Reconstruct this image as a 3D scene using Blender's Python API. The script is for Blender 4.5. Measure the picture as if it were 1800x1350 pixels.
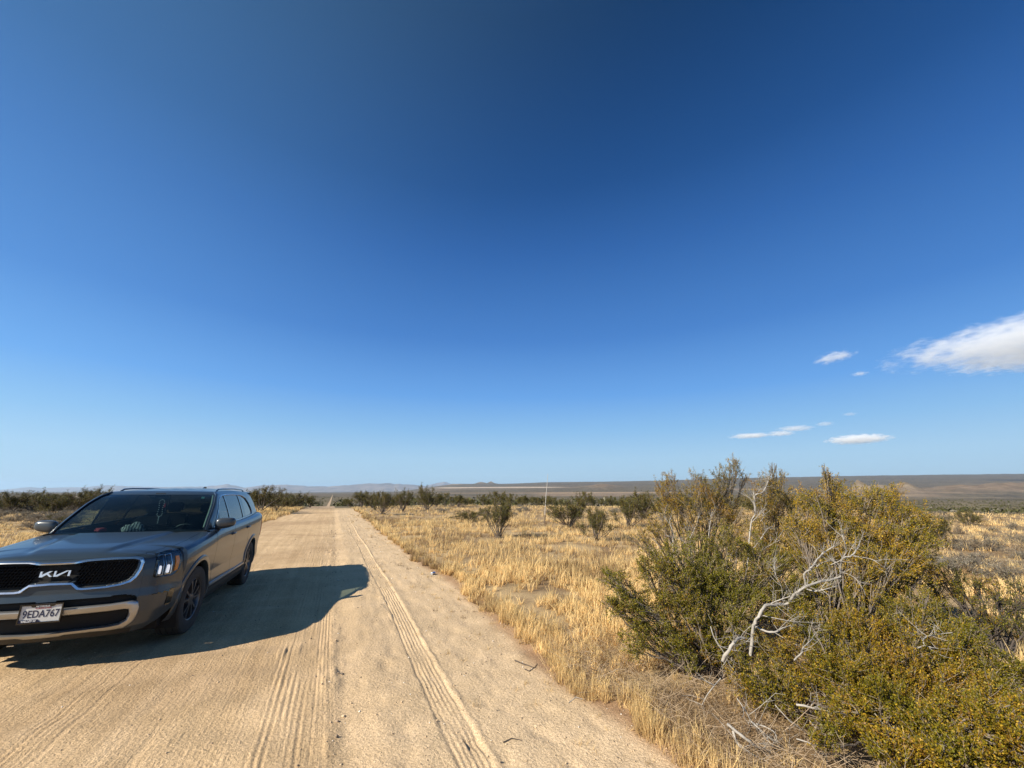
import bpy, bmesh, math, random
import numpy as np
from mathutils import Vector, Matrix
rng = np.random.default_rng(7)
random.seed(7)
scene = bpy.context.scene
for o in list(bpy.data.objects):
    bpy.data.objects.remove(o)

# ------------------------------------------------------------------ camera
CAM_H, PITCH, YAW, ROLL, FPX = 1.6403, 0.2557, 0.3953, 0.0022, 727.09
cam_d = bpy.data.cameras.new('camera')
cam_d.sensor_width = 36.0
cam_d.lens = FPX / 1800 * 36
cam_d.clip_start = 0.05
cam_d.clip_end = 200000
cam = bpy.data.objects.new('camera', cam_d)
scene.collection.objects.link(cam)
_f = Vector((math.sin(YAW) * math.cos(PITCH), math.cos(YAW) * math.cos(PITCH), math.sin(PITCH)))
_r = Vector((math.cos(YAW), -math.sin(YAW), 0))
_u = _r.cross(_f)
_M = Matrix((( _r.x, _u.x, -_f.x), (_r.y, _u.y, -_f.y), (_r.z, _u.z, -_f.z))) @ Matrix.Rotation(ROLL, 3, 'Z')
cam.matrix_world = Matrix.Translation((0, 0, CAM_H)) @ _M.to_4x4()
scene.camera = cam

# ------------------------------------------------------------------ sky, sun, exposure
SUN_EL = math.radians(33.0)
SUN_DIR = Vector((-1.0, -0.20, 0)).normalized()          # towards the sun, on the ground
to_sun = Vector((SUN_DIR.x * math.cos(SUN_EL), SUN_DIR.y * math.cos(SUN_EL), math.sin(SUN_EL)))
world = bpy.data.worlds.new('World')
scene.world = world
world.use_nodes = True
wn, wl = world.node_tree.nodes, world.node_tree.links
wn.clear()
sky = wn.new('ShaderNodeTexSky')
sky.sky_type = 'NISHITA'
sky.sun_disc = False
sky.sun_elevation = SUN_EL
sky.sun_rotation = math.atan2(to_sun.x, to_sun.y)
sky.altitude = 900
sky.air_density = 1.0
sky.dust_density = 0.3
sky.ozone_density = 3.5
# the Nishita sky, toned like the photograph: half of it is weighted towards a plain clear-day gradient by height
EXPO = 0.95
sep = wn.new('ShaderNodeSeparateColor'); wl.new(sky.outputs[0], sep.inputs[0])
comb = wn.new('ShaderNodeCombineColor')
for i, (k_, e_) in enumerate(((0.0455, 1.371), (0.0893, 1.036), (0.1286, 0.942))):
    pw = wn.new('ShaderNodeMath'); pw.operation = 'POWER'; pw.inputs[1].default_value = e_; wl.new(sep.outputs[i], pw.inputs[0])
    ml = wn.new('ShaderNodeMath'); ml.operation = 'MULTIPLY'; ml.inputs[1].default_value = k_; wl.new(pw.outputs[0], ml.inputs[0]); wl.new(ml.outputs[0], comb.inputs[i])
wtc = wn.new('ShaderNodeTexCoord'); wsx = wn.new('ShaderNodeSeparateXYZ'); wl.new(wtc.outputs['Generated'], wsx.inputs[0])
ramp = wn.new('ShaderNodeValToRGB'); wl.new(wsx.outputs[2], ramp.inputs[0])
def s2l(c): return tuple(((v / 255 + .055) / 1.055) ** 2.4 for v in c) + (1,)
stops = [(0.0, (182, 212, 224)), (.035, (178, 213, 236)), (.075, (172, 211, 239)), (.14, (142, 193, 238)), (.22, (106, 167, 235)), (.35, (72, 131, 206)), (.527, (46, 100, 172)), (.64, (27, 78, 141)), (.83, (0, 48, 95)), (1, (0, 38, 80))]
cr = ramp.color_ramp
cr.elements[0].position = 0; cr.elements[0].color = s2l(stops[0][1]); cr.elements[1].position = 1; cr.elements[1].color = s2l(stops[-1][1])
for p_, c_ in stops[1:-1]:
    e_ = cr.elements.new(p_); e_.color = s2l(c_)
mixs = wn.new('ShaderNodeMix'); mixs.data_type = 'RGBA'; mixs.inputs[0].default_value = 0.94
wl.new(comb.outputs[0], mixs.inputs[6]); wl.new(ramp.outputs[0], mixs.inputs[7])
# broad brightening of the clear sky towards the sun's side
dt = wn.new('ShaderNodeVectorMath'); dt.operation = 'DOT_PRODUCT'; dt.inputs[1].default_value = tuple(to_sun); wl.new(wtc.outputs['Generated'], dt.inputs[0])
gmr = wn.new('ShaderNodeMapRange'); gmr.interpolation_type = 'SMOOTHSTEP'; gmr.inputs[1].default_value = -0.12; gmr.inputs[2].default_value = 1.0; wl.new(dt.outputs['Value'], gmr.inputs[0])
glow = wn.new('ShaderNodeMix'); glow.data_type = 'RGBA'; glow.blend_type = 'ADD'; glow.inputs[7].default_value = (0.058, 0.122, 0.180, 1); wl.new(gmr.outputs[0], glow.inputs[0]); wl.new(mixs.outputs[2], glow.inputs[6])
sc_ = wn.new('ShaderNodeVectorMath'); sc_.operation = 'SCALE'; sc_.inputs['Scale'].default_value = 1 / (0.1 * 2 ** EXPO); wl.new(glow.outputs[2], sc_.inputs[0])
bg = wn.new('ShaderNodeBackground'); bg.inputs[1].default_value = 0.1
wo = wn.new('ShaderNodeOutputWorld')
wl.new(sc_.outputs[0], bg.inputs[0]); wl.new(bg.outputs[0], wo.inputs[0])
sun_d = bpy.data.lights.new('sun', 'SUN')
sun_d.energy = 4.6
sun_d.angle = math.radians(0.53)
sun_d.color = (1.0, 0.92, 0.78)
sun = bpy.data.objects.new('sun', sun_d)
scene.collection.objects.link(sun)
sun.rotation_euler = to_sun.to_track_quat('Z', 'Y').to_euler()
scene.view_settings.view_transform = 'Standard'
scene.view_settings.look = 'None'
scene.view_settings.exposure = EXPO
scene.view_settings.gamma = 1
scene.cycles.max_bounces = 10
scene.cycles.transparent_max_bounces = 16
scene.cycles.volume_bounces = 8
scene.cycles.use_denoising = True

# ------------------------------------------------------------------ small helpers
C = scene.collection
SY, CY = math.sin(YAW), math.cos(YAW)

def W(px, py, fw):
    """world point on the sight line through a pixel of the 1800x1350 photograph at forward distance fw"""
    dx, dy = px - 900, py - 675
    cr, sr = math.cos(ROLL), math.sin(ROLL)
    xx, yy = dx * cr + dy * sr, -dx * sr + dy * cr
    a = FPX * math.cos(PITCH) + yy * math.sin(PITCH)
    z = FPX * math.sin(PITCH) - yy * math.cos(PITCH)
    t = fw / a
    lat = xx * t
    return np.array([lat * CY + fw * SY, -lat * SY + fw * CY, CAM_H + z * t])

def G(px, py, z0=0.0):
    """ground point seen at a pixel"""
    p = W(px, py, 1.0)
    t = (z0 - CAM_H) / (p[2] - CAM_H)
    return np.array([p[0] * t, p[1] * t, z0])

def fwd(p):
    return p[0] * SY + p[1] * CY

def tag(o, label=None, cat=None, group=None, kind=None):
    if label: o['label'] = label
    if cat: o['category'] = cat
    if group: o['group'] = group
    if kind: o['kind'] = kind
    return o

def empty(name, loc=(0, 0, 0), rz=0.0, parent=None):
    o = bpy.data.objects.new(name, None)
    o.location = loc
    o.rotation_euler = (0, 0, rz)
    C.objects.link(o)
    if parent: o.parent = parent
    return o

def link(name, me, parent=None, loc=None):
    o = bpy.data.objects.new(name, me)
    C.objects.link(o)
    if parent: o.parent = parent
    if loc is not None: o.location = loc
    return o

def mesh_np(name, V, F, mats, parent=None, smooth=False, matidx=None, attr=None):
    """V (n,3) array, F (m,k) array of tris or quads -> object"""
    V = np.asarray(V, dtype=np.float32); F = np.asarray(F, dtype=np.int32)
    me = bpy.data.meshes.new(name)
    k = F.shape[1]
    me.vertices.add(len(V)); me.vertices.foreach_set('co', V.ravel())
    me.loops.add(F.size); me.loops.foreach_set('vertex_index', F.ravel())
    me.polygons.add(len(F)); me.polygons.foreach_set('loop_start', np.arange(len(F), dtype=np.int32) * k)
    me.update(calc_edges=True)
    for m in (mats if isinstance(mats, (list, tuple)) else [mats]): me.materials.append(m)
    if matidx is not None: me.polygons.foreach_set('material_index', np.asarray(matidx, dtype=np.int32))
    if smooth: me.polygons.foreach_set('use_smooth', np.ones(len(F), dtype=bool))
    if attr:
        for an, (typ, data) in attr.items():
            a = me.attributes.new(an, typ, 'POINT')
            a.data.foreach_set('color' if typ == 'FLOAT_COLOR' else 'value', np.asarray(data, dtype=np.float32).ravel())
    me.validate()
    return link(name, me, parent)

def mesh_py(name, V, F, mat, parent=None, smooth=True, auto=35):
    me = bpy.data.meshes.new(name)
    me.from_pydata([tuple(map(float, v)) for v in V], [], F)
    me.materials.append(mat)
    if smooth:
        me.polygons.foreach_set('use_smooth', [True] * len(me.polygons))
        if auto: me.set_sharp_from_angle(angle=math.radians(auto))
    me.update()
    return link(name, me, parent)

def hash2(ix, iy, seed):
    h = (ix.astype(np.int64) * 374761393 + iy.astype(np.int64) * 668265263 + seed * 1442695041) & 0x7fffffff
    h = ((h ^ (h >> 13)) * 1274126177) & 0x7fffffff
    return ((h ^ (h >> 16)) & 0xffff) / 65535.0

def vnoise(x, y, seed=0):
    ix, iy = np.floor(x), np.floor(y)
    fx, fy = x - ix, y - iy
    fx = fx * fx * (3 - 2 * fx); fy = fy * fy * (3 - 2 * fy)
    a = hash2(ix, iy, seed); b = hash2(ix + 1, iy, seed); c = hash2(ix, iy + 1, seed); d = hash2(ix + 1, iy + 1, seed)
    return (a * (1 - fx) + b * fx) * (1 - fy) + (c * (1 - fx) + d * fx) * fy

def fbm(x, y, seed=0, oct=4):
    s, a, t = 0, 0.5, 0
    for k in range(oct):
        s = s + a * vnoise(x * 2 ** k, y * 2 ** k, seed + k * 17); t += a; a *= 0.5
    return s / t

def sstep(x, a, b):
    t = np.clip((x - a) / (b - a), 0, 1)
    return t * t * (3 - 2 * t)

# ------------------------------------------------------------------ materials
def new_mat(name):
    m = bpy.data.materials.new(name); m.use_nodes = True
    return m, m.node_tree.nodes, m.node_tree.links, m.node_tree.nodes['Principled BSDF']

def pmat(name, col, rough=0.6, metal=0.0, coat=0.0, spec=0.5, noise=0.0, nscale=30, bump=0.0, emit=0.0, trans=0.0):
    m, n, l, p = new_mat(name)
    p.inputs['Base Color'].default_value = (*col, 1)
    p.inputs['Roughness'].default_value = rough
    p.inputs['Metallic'].default_value = metal
    p.inputs['Coat Weight'].default_value = coat
    p.inputs['Coat Roughness'].default_value = 0.06
    p.inputs['Specular IOR Level'].default_value = spec
    if emit:
        p.inputs['Emission Color'].default_value = (*col, 1); p.inputs['Emission Strength'].default_value = emit
    if noise or bump:
        tc = n.new('ShaderNodeTexCoord'); nz = n.new('ShaderNodeTexNoise'); nz.inputs['Scale'].default_value = nscale; nz.inputs['Detail'].default_value = 6
        l.new(tc.outputs['Object'], nz.inputs['Vector'])
        if noise:
            mx = n.new('ShaderNodeMix'); mx.data_type = 'RGBA'
            mx.inputs[6].default_value = (*[max(0, c * (1 - noise)) for c in col], 1); mx.inputs[7].default_value = (*[min(1, c * (1 + noise)) for c in col], 1)
            l.new(nz.outputs[0], mx.inputs[0]); l.new(mx.outputs[2], p.inputs['Base Color'])
        if bump:
            b = n.new('ShaderNodeBump'); b.inputs['Strength'].default_value = bump; b.inputs['Distance'].default_value = 0.01
            l.new(nz.outputs[0], b.inputs['Height']); l.new(b.outputs[0], p.inputs['Normal'])
    return m

def paint_mat():
    m, n, l, p = new_mat('car_paint')
    tc = n.new('ShaderNodeTexCoord')
    # metallic flake plus a film of road dust, thicker low down on the body
    nz = n.new('ShaderNodeTexNoise'); nz.inputs['Scale'].default_value = 900
    l.new(tc.outputs['Object'], nz.inputs['Vector'])
    r = n.new('ShaderNodeMix'); r.data_type = 'RGBA'
    r.inputs[6].default_value = (0.017, 0.029, 0.042, 1); r.inputs[7].default_value = (0.032, 0.050, 0.068, 1)
    l.new(nz.outputs[0], r.inputs[0])
    d = n.new('ShaderNodeTexNoise'); d.inputs['Scale'].default_value = 3.5; d.inputs['Detail'].default_value = 8
    l.new(tc.outputs['Object'], d.inputs['Vector'])
    sx = n.new('ShaderNodeSeparateXYZ'); l.new(tc.outputs['Object'], sx.inputs[0])
    mr = n.new('ShaderNodeMapRange'); mr.inputs[1].default_value = 0.95; mr.inputs[2].default_value = 0.25; mr.inputs[3].default_value = 0.03; mr.inputs[4].default_value = 0.20
    l.new(sx.outputs[2], mr.inputs[0])
    mu = n.new('ShaderNodeMath'); mu.operation = 'MULTIPLY'; l.new(mr.outputs[0], mu.inputs[0]); l.new(d.outputs[0], mu.inputs[1])
    dm = n.new('ShaderNodeMix'); dm.data_type = 'RGBA'; dm.inputs[7].default_value = (0.30, 0.24, 0.17, 1)
    l.new(mu.outputs[0], dm.inputs[0]); l.new(r.outputs[2], dm.inputs[6]); l.new(dm.outputs[2], p.inputs['Base Color'])
    p.inputs['Metallic'].default_value = 0.25
    rr = n.new('ShaderNodeMapRange'); rr.inputs[3].default_value = 0.30; rr.inputs[4].default_value = 0.55
    l.new(mu.outputs[0], rr.inputs[0]); l.new(rr.outputs[0], p.inputs['Roughness'])
    p.inputs['Coat Weight'].default_value = 0.32; p.inputs['Coat Roughness'].default_value = 0.07
    return m

def glass_mat(name, tint, refl_tint=(1, 1, 1)):
    m = bpy.data.materials.new(name); m.use_nodes = True
    n, l = m.node_tree.nodes, m.node_tree.links; n.clear()
    o = n.new('ShaderNodeOutputMaterial'); t = n.new('ShaderNodeBsdfTransparent'); g = n.new('ShaderNodeBsdfGlossy'); x = n.new('ShaderNodeMixShader'); f = n.new('ShaderNodeLayerWeight'); f.inputs[0].default_value = 0.5
    fp = n.new('ShaderNodeMath'); fp.operation = 'POWER'; fp.inputs[1].default_value = 4.6; l.new(f.outputs['Facing'], fp.inputs[0])
    fm = n.new('ShaderNodeMapRange'); fm.inputs[3].default_value = 0.045; fm.inputs[4].default_value = 0.92; l.new(fp.outputs[0], fm.inputs[0])
    t.inputs[0].default_value = (*tint, 1); g.inputs[0].default_value = (*refl_tint, 1); g.inputs['Roughness'].default_value = 0.03
    l.new(fm.outputs[0], x.inputs[0]); l.new(t.outputs[0], x.inputs[1]); l.new(g.outputs[0], x.inputs[2]); l.new(x.outputs[0], o.inputs[0])
    return m

M_paint = paint_mat()
M_chrome = pmat('satin_chrome', (0.62, 0.62, 0.63), 0.22, 1.0)
M_silver = pmat('silver_trim', (0.42, 0.42, 0.42), 0.36, 0.85, noise=0.12, nscale=8)
M_gloss = pmat('gloss_black', (0.006, 0.006, 0.007), 0.12, 0, coat=0.5)
M_plast = pmat('black_plastic', (0.012, 0.012, 0.013), 0.55, noise=0.3, nscale=20)
M_hole = pmat('dark_cavity', (0.004, 0.004, 0.004), 0.9)
M_rubber = pmat('dusty_rubber', (0.035, 0.031, 0.026), 0.9, noise=0.5, nscale=9, bump=0.3)
M_rim = pmat('dark_alloy', (0.11, 0.11, 0.115), 0.38, 0.8, noise=0.3, nscale=10)
M_rimdark = pmat('rim_back', (0.015, 0.015, 0.015), 0.7)
M_glass = glass_mat('windscreen_glass', (0.34, 0.46, 0.47))
M_tint = glass_mat('tinted_glass', (0.10, 0.11, 0.115))
M_side = glass_mat('front_door_glass', (0.55, 0.60, 0.60))
M_lens = glass_mat('lamp_lens', (0.75, 0.78, 0.8))
M_white = pmat('running_light', (0.80, 0.83, 0.88), 0.3, emit=0.30)
M_amber = pmat('amber_lens', (0.55, 0.20, 0.03), 0.25)
M_red = pmat('red_lens', (0.30, 0.01, 0.01), 0.2, coat=0.5)
M_seat = pmat('seat_leather', (0.02, 0.02, 0.022), 0.6)
M_dash = pmat('dash_plastic', (0.012, 0.012, 0.013), 0.7)
M_plate = pmat('plate_white', (0.58, 0.57, 0.54), 0.4)
M_navy = pmat('plate_navy', (0.01, 0.015, 0.05), 0.5)
M_redink = pmat('plate_red', (0.45, 0.04, 0.04), 0.5)
M_ink = pmat('white_ink', (0.75, 0.75, 0.75), 0.5)
M_cream = pmat('cream_trim', (0.45, 0.47, 0.38), 0.6)
#==SECTION terrain

def drop(r):
    return np.interp(r, [0, 50, 70, 120, 300, 800, 1500, 5000, 12000, 80000], [0, 0, -0.5, -3.2, -7, -9.5, -12, -20, -28, -60])

SKY_X = [-9000, 560, 700, 730, 770, 800, 850, 900, 960, 1060, 1150, 1300, 1400, 1500, 1650, 1800, 2600]
SKY_Y = [866.2, 866.2, 864, 860, 854.5, 852, 850.5, 850, 847.5, 846.5, 845, 840, 838, 836, 834, 832.5, 828]
HILLS = [(1060, 4500, 24, 850.5, 900), (1512, 2600, 13, 844.5, 160), (1548, 2500, 30, 850, 200), (1592, 2700, 22, 846, 200), (1690, 3000, 60, 852, 500),
         (1765, 3000, 50, 846.5, 450), (1830, 3100, 60, 846, 450), (845, 9500, 10, 846.0, 500), (863, 9600, 6, 846.5, 400), (800, 9000, 20, 850, 500)]

def px_of(X, Y):
    fw = np.maximum(X * SY + Y * CY, 1e-3)
    lat = X * CY - Y * SY
    return 900 + lat / fw * 751.0, fw

def far_z(X, Y):
    r = np.hypot(X, Y)
    px, fw = px_of(X, Y)
    base = drop(r * (1 + 0.18 * (fbm(X / 60 + 9, Y / 60, 31, 2) - 0.5)))
    ahead = sstep(X * SY + Y * CY, -500, 500)
    yt = np.interp(px, SKY_X, SKY_Y)
    D = 9000.0
    top = CAM_H + np.maximum(865.1 + 0.0022 * (px - 900) - yt, -1.5) * 0.001288 * D
    t = np.clip((fw - 1800) / (D - 1800), 0, 1)
    up = t ** 1.25
    z = base + up * (top - base) * ahead * (px > 540)
    z = z + (fbm(X / 900, Y / 900, 5, 4) - 0.5) * 14 * sstep(r, 1500, 6000) * np.where(px > 700, 1, 0.15)
    z = z + (fbm(X / 14, Y / 14, 77, 3) - 0.5) * 0.5 * sstep(r, 25, 90)
    return z

def terrain_z(X, Y):
    X = np.asarray(X, float); Y = np.asarray(Y, float)
    z = far_z(X, Y); add = np.zeros_like(z)
    px, fw = px_of(X, Y)
    for hx, hd, sg, hy, ds in HILLS:
        lat = (hx - 900) / 751.0 * hd
        cx_, cy_ = lat * CY + hd * SY, -lat * SY + hd * CY
        b = far_z(np.array([cx_]), np.array([cy_]))[0]
        want = CAM_H + (865.1 + 0.0022 * (hx - 900) - hy) * 0.001288 * hd
        g = np.exp(-((px - hx) / sg) ** 2 - ((fw - hd) / ds) ** 2)
        rough = 0.45 + 1.0 * fbm(X / (hd * 0.012), Y / (hd * 0.012), int(hx), 5)
        add = np.maximum(add, max(want - b, 2) * g * np.where(g > 0.02, rough, 1))
    return z + add

def track(X, x0, w):
    return np.exp(-((X - x0) / w) ** 2)

def micro_z(X, Y):
    """relief of the sandy road: ruts, tyre treads, corrugation, clods"""
    near = 1 - sstep(np.hypot(X, Y), 40, 60)
    road = sstep(X, -4.2, -3.6) * (1 - sstep(X, 0.2, 0.55))
    z = (fbm(X / 1.7, Y / 2.6, 3, 3) - 0.5) * 0.05 * (1 - 0.6 * road)
    z += -0.035 * road
    z += (fbm(X / 0.22, Y / 0.25, 11, 3) - 0.5) * 0.022 * (1 - 0.62 * road) + (fbm(X / 0.05, Y / 0.055, 12, 2) - 0.5) * 0.010 * (1 - 0.5 * road)
    # washboard across the driven part
    ph = Y * 2 * math.pi / 0.62 + 2.2 * fbm(X / 0.9, Y / 3.0, 21, 2) + 0.5 * X
    z += 0.014 * np.sin(ph) * sstep(X, -3.3, -2.4) * (1 - sstep(X, -0.55, -0.1)) * (0.25 + 1.1 * vnoise(X / 1.1, Y / 2.2, 8)) * (1 - sstep(Y, 24, 44))
    # single crisp tyre tread on the verge, runs beside the road
    wob = 0.016 * np.sin(Y * 0.9 + 1) + 0.03 * np.sin(Y * 0.21)
    c = X - 0.985 - wob
    brk = (0.25 + 0.75 * sstep(vnoise(X / 0.5 + 5, Y / 0.7, 41), 0.15, 0.5)) * (0.7 + 0.6 * vnoise(X / 0.05, Y / 0.12, 42))
    band = sstep(-np.abs(c), -0.118, -0.100)
    fade = 1 - sstep(Y, 20, 34)
    z += band * fade * (-0.006 + brk * 0.0036 * np.cos(2 * math.pi * c / 0.037))
    z += fade * 0.0065 * (track(c, 0.135, 0.022) * (0.5 + vnoise(X / 0.2, Y / 0.16, 51)) + 0.4 * track(c, -0.135, 0.02) * vnoise(X / 0.2, Y / 0.3, 52))
    # older treads at the edge of the driven part
    for x0, w, per, a, sd in ((-0.12, 0.10, 0.047, 0.0034, 61), (-0.33, 0.085, 0.05, 0.003, 62), (0.06, 0.07, 0.035, 0.003, 63), (-1.74, 0.12, 0.045, 0.0055, 64), (-2.05, 0.10, 0.05, 0.005, 65), (-3.05, 0.14, 0.05, 0.004, 66)):
        c = X - x0 - 0.02 * np.sin(Y * 0.33 + sd) - 0.012 * (vnoise(X / 0.4, Y / 0.8, sd + 200) - 0.5)
        on = sstep(-np.abs(c), -w - 0.015, -w + 0.01)
        on = on * (0.12 + 0.88 * sstep(vnoise(X / 0.10, Y / 0.9, sd), 0.3, 0.65)) * (0.5 + vnoise(X / 0.04, Y / 0.07, sd + 9))
        on = on * (1 - 0.85 * sstep(Y, 7, 16))
        z += on * a * (np.cos(2 * math.pi * c / per) - 0.35)
    for x0, sl, w, per, a, sd in ((-3.3, 0.13, 0.10, 0.042, 0.0035, 68), (-0.9, -0.05, 0.09, 0.045, 0.0032, 69), (1.75, -0.06, 0.09, 0.04, 0.0028, 70)):
        c = X - x0 - sl * Y - 0.03 * np.sin(Y * 0.5 + sd)
        on = sstep(-np.abs(c), -w - 0.02, -w + 0.01) * (0.1 + 0.9 * sstep(vnoise(X / 0.2, Y / 0.8, sd), 0.3, 0.7)) * (1 - sstep(Y, 9, 16))
        z += on * (a * (np.cos(2 * math.pi * c / per) - 0.4) - 0.003)
    # crumbly windrow between road and verge
    wr = track(X, 0.16 + 0.10 * (fbm(Y / 2.3, Y * 0 + 1.7, 74, 2) - 0.5) * 2, 0.09) * (0.3 + 0.7 * sstep(vnoise(Y / 1.9, Y * 0 + 7.1, 75), 0.3, 0.7))
    lump = vnoise(X / 0.045, Y / 0.055, 71) * vnoise(X / 0.11, Y / 0.16, 72) * sstep(vnoise(X / 0.5, Y / 0.6, 73), 0.3, 0.7)
    z += wr * (0.004 + 0.050 * lump) * (1 - 0.75 * sstep(Y, 7, 18))
    cl = sstep(fbm(X / 0.09, Y / 0.10, 81, 2), 0.66, 0.85) * sstep(vnoise(X / 0.7, Y / 0.9, 82), 0.35, 0.8)
    z += 0.014 * cl * (1 - sstep(X, 2.0, 2.6)) * sstep(X, -4, -3)
    # foot prints and soft dents on the verge
    z -= 0.013 * sstep(fbm(X / 0.13, Y / 0.16, 91, 2), 0.60, 0.8) * sstep(X, 0.25, 0.5) * (1 - sstep(X, 2.4, 3.0))
    # shoulders
    z += 0.05 * sstep(X, 2.0, 2.9) * (0.4 + fbm(X / 0.8, Y / 0.8, 15, 2))
    z += 0.10 * sstep(-X, 3.9, 5.0) * (0.4 + fbm(X / 1.2, Y / 1.2, 16, 2))
    return z * near

def ground_z(X, Y):
    X = np.atleast_1d(np.asarray(X, float)); Y = np.atleast_1d(np.asarray(Y, float))
    return terrain_z(X, Y) + micro_z(X, Y)

def edge_x(Y):
    return 2.12 + 0.26 * (fbm(Y / 1.3, Y * 0 + 3.3, 101, 3) - 0.5) * 2 + 0.28 * (vnoise(Y / 0.35, Y * 0, 102) - 0.5)

# ------------------------------------------------------------------ ground sheet
def graded(start, stop, d0, g):
    out = [start]; d = d0
    while out[-1] < stop:
        d = max(d0, (out[-1] - start) * g + d0)
        out.append(out[-1] + d)
    return out
fine = []
x = -3.3
while x < 2.7:
    fine.append(x)
    if 0.82 < x < 1.16 or -0.46 < x < 0.14: x += 0.0092
    elif -1.9 < x < -1.6 or 0.14 <= x < 0.3: x += 0.016
    else: x += 0.034
fine = np.array(fine)
XS = np.concatenate([-np.array(graded(3.33, 45000, 0.08, 0.042))[::-1], fine, np.array(graded(2.72, 45000, 0.06, 0.026))])
ys = [1.0]
while ys[-1] < 70: ys.append(ys[-1] + max(0.028, 0.0170 * ys[-1]))
YS = np.concatenate([-np.array(graded(0, 12000, 0.4, 0.12))[::-1] + 0.9, ys, np.array(graded(ys[-1] + 1.0, 45000, 1.0, 0.036))])
XX, YY = np.meshgrid(XS, YS)
ZZ = ground_z(XX.ravel(), YY.ravel()).reshape(XX.shape)
nx, ny = len(XS), len(YS)
print('terrain grid', nx, ny, nx * ny)
idx = np.arange(nx * ny).reshape(ny, nx)
Fq = np.stack([idx[:-1, :-1], idx[:-1, 1:], idx[1:, 1:], idx[1:, :-1]], -1).reshape(-1, 4)
Xf, Yf = XX.ravel(), YY.ravel()
R = np.hypot(Xf, Yf)
PX, FW = px_of(Xf, Yf)

def lerp3(a, b, t):
    return a * (1 - t[:, None]) + np.array(b)[None, :] * t[:, None]
n1 = fbm(Xf / 3.0, Yf / 3.0, 201, 4); n2 = fbm(Xf / 0.7, Yf / 0.9, 202, 3); n3 = fbm(Xf / 400, Yf / 400, 203, 4); n4 = fbm(Xf / 60, Yf / 60, 204, 4)
col = np.tile(np.array([[0.575, 0.415, 0.245]]), (len(Xf), 1))
col = lerp3(col, (0.36, 0.245, 0.140), sstep(n1, 0.42, 0.72) * 0.55)
col = lerp3(col, (0.61, 0.460, 0.290), sstep(Xf, -0.6, 1.2) * 0.75)                       # paler coarse verge
ex = 2.12 + 0.22 * (fbm(Yf / 1.3, Yf * 0 + 3.3, 101, 3) - 0.5) * 2
grassy = np.maximum(sstep(Xf, ex - 0.1, ex + 0.25), sstep(-Xf - np.interp(Yf, [0, 12, 26, 44], [0, 0, -0.45, -1.0]), 3.7, 4.3))
litter = sstep(n2, 0.40, 0.62)
col = lerp3(col, (0.40, 0.29, 0.16), grassy)
col = lerp3(col, (0.20, 0.13, 0.07), grassy * litter * 0.75)
col = lerp3(col, (0.235, 0.115, 0.06), track(Xf, ex + 0.05, 0.13) * 0.55 * (Yf > 0))   # reddish dry litter at the edge
scrub = sstep(R * (1 + 0.35 * (n4 - 0.5)), 46, 62)
dark = np.array([0.080, 0.074, 0.040])
col = lerp3(col, dark, scrub * (0.80 + 0.2 * n4))
fa = sstep(R, 300, 1500)
col = lerp3(col, (0.078, 0.069, 0.048), fa * (0.75 + 0.25 * n3))
# bands and soils of the far plain, as seen in strips
band = fbm(R / 420 + 3, PX / 260, 205, 3)
col = lerp3(col, (0.24, 0.175, 0.12), sstep(band, 0.58, 0.72) * sstep(R, 800, 1600) * (1 - sstep(R, 5200, 7500)) * 0.75)
col = lerp3(col, (0.055, 0.050, 0.038), sstep(-band, -0.42, -0.30) * sstep(R, 800, 1600) * 0.75)
for (p0, p1, y0, th, cc, am) in ((750, 1010, 857.5, 0.9, (0.62, 0.52, 0.42), 0.9), (930, 1300, 866.5, 0.8, (0.42, 0.30, 0.19), 0.8), (690, 780, 858.8, 0.7, (0.55, 0.50, 0.45), 0.7),
                                 (1390, 1640, 871.5, 0.7, (0.45, 0.36, 0.22), 0.7), (1560, 1800, 875.5, 0.5, (0.42, 0.34, 0.22), 0.4)):
    # flat light strips (dry lake beds, cleared ground)
    zz = ZZ.ravel()
    ysc = 865.1 + 0.0022 * (PX - 900) - (zz - CAM_H) / np.maximum(FW, 1) / 0.001288
    m = np.exp(-((ysc - y0 + 0.004 * (PX - p0)) / th) ** 2) * sstep(PX, p0, p0 + 40) * (1 - sstep(PX, p1 - 60, p1)) * (R > 400) * (FW > 0)
    col = lerp3(col, cc, m * am)
for hx, hd, sg, hy, ds in HILLS:
    g = np.exp(-((PX - hx) / (sg * 1.1)) ** 2 - ((FW - hd) / (ds * 1.3)) ** 2)
    cc = (0.185, 0.130, 0.082) if hx > 1600 or hx == 1060 else (0.27, 0.21, 0.135)
    col = lerp3(col, cc, sstep(g, 0.15, 0.8) * (0.25 + 0.75 * sstep(fbm(Xf / 45, Yf / 45, 207, 4), 0.35, 0.6)))
roadm = sstep(Xf - np.interp(Yf, [26, 44], [0.3, 0.8]), -3.75, -3.55) * (1 - sstep(Xf, 0.25, 0.45)) * (Yf > 0) * (R < 2600)
col = lerp3(col, (0.46, 0.34, 0.225), roadm * sstep(R, 40, 60) * (1 - sstep(R, 62, 80) * (1 - sstep(Xf, -3.3, -3.0) * (1 - sstep(Xf, -1.3, -1.0)))))
speck = (scrub * (1 - roadm))
wet = sstep(Xf, -3.8, -3.5) * (1 - sstep(Xf, 0.1, 0.3))
colA = np.concatenate([col, np.ones((len(col), 1))], 1)

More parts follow.
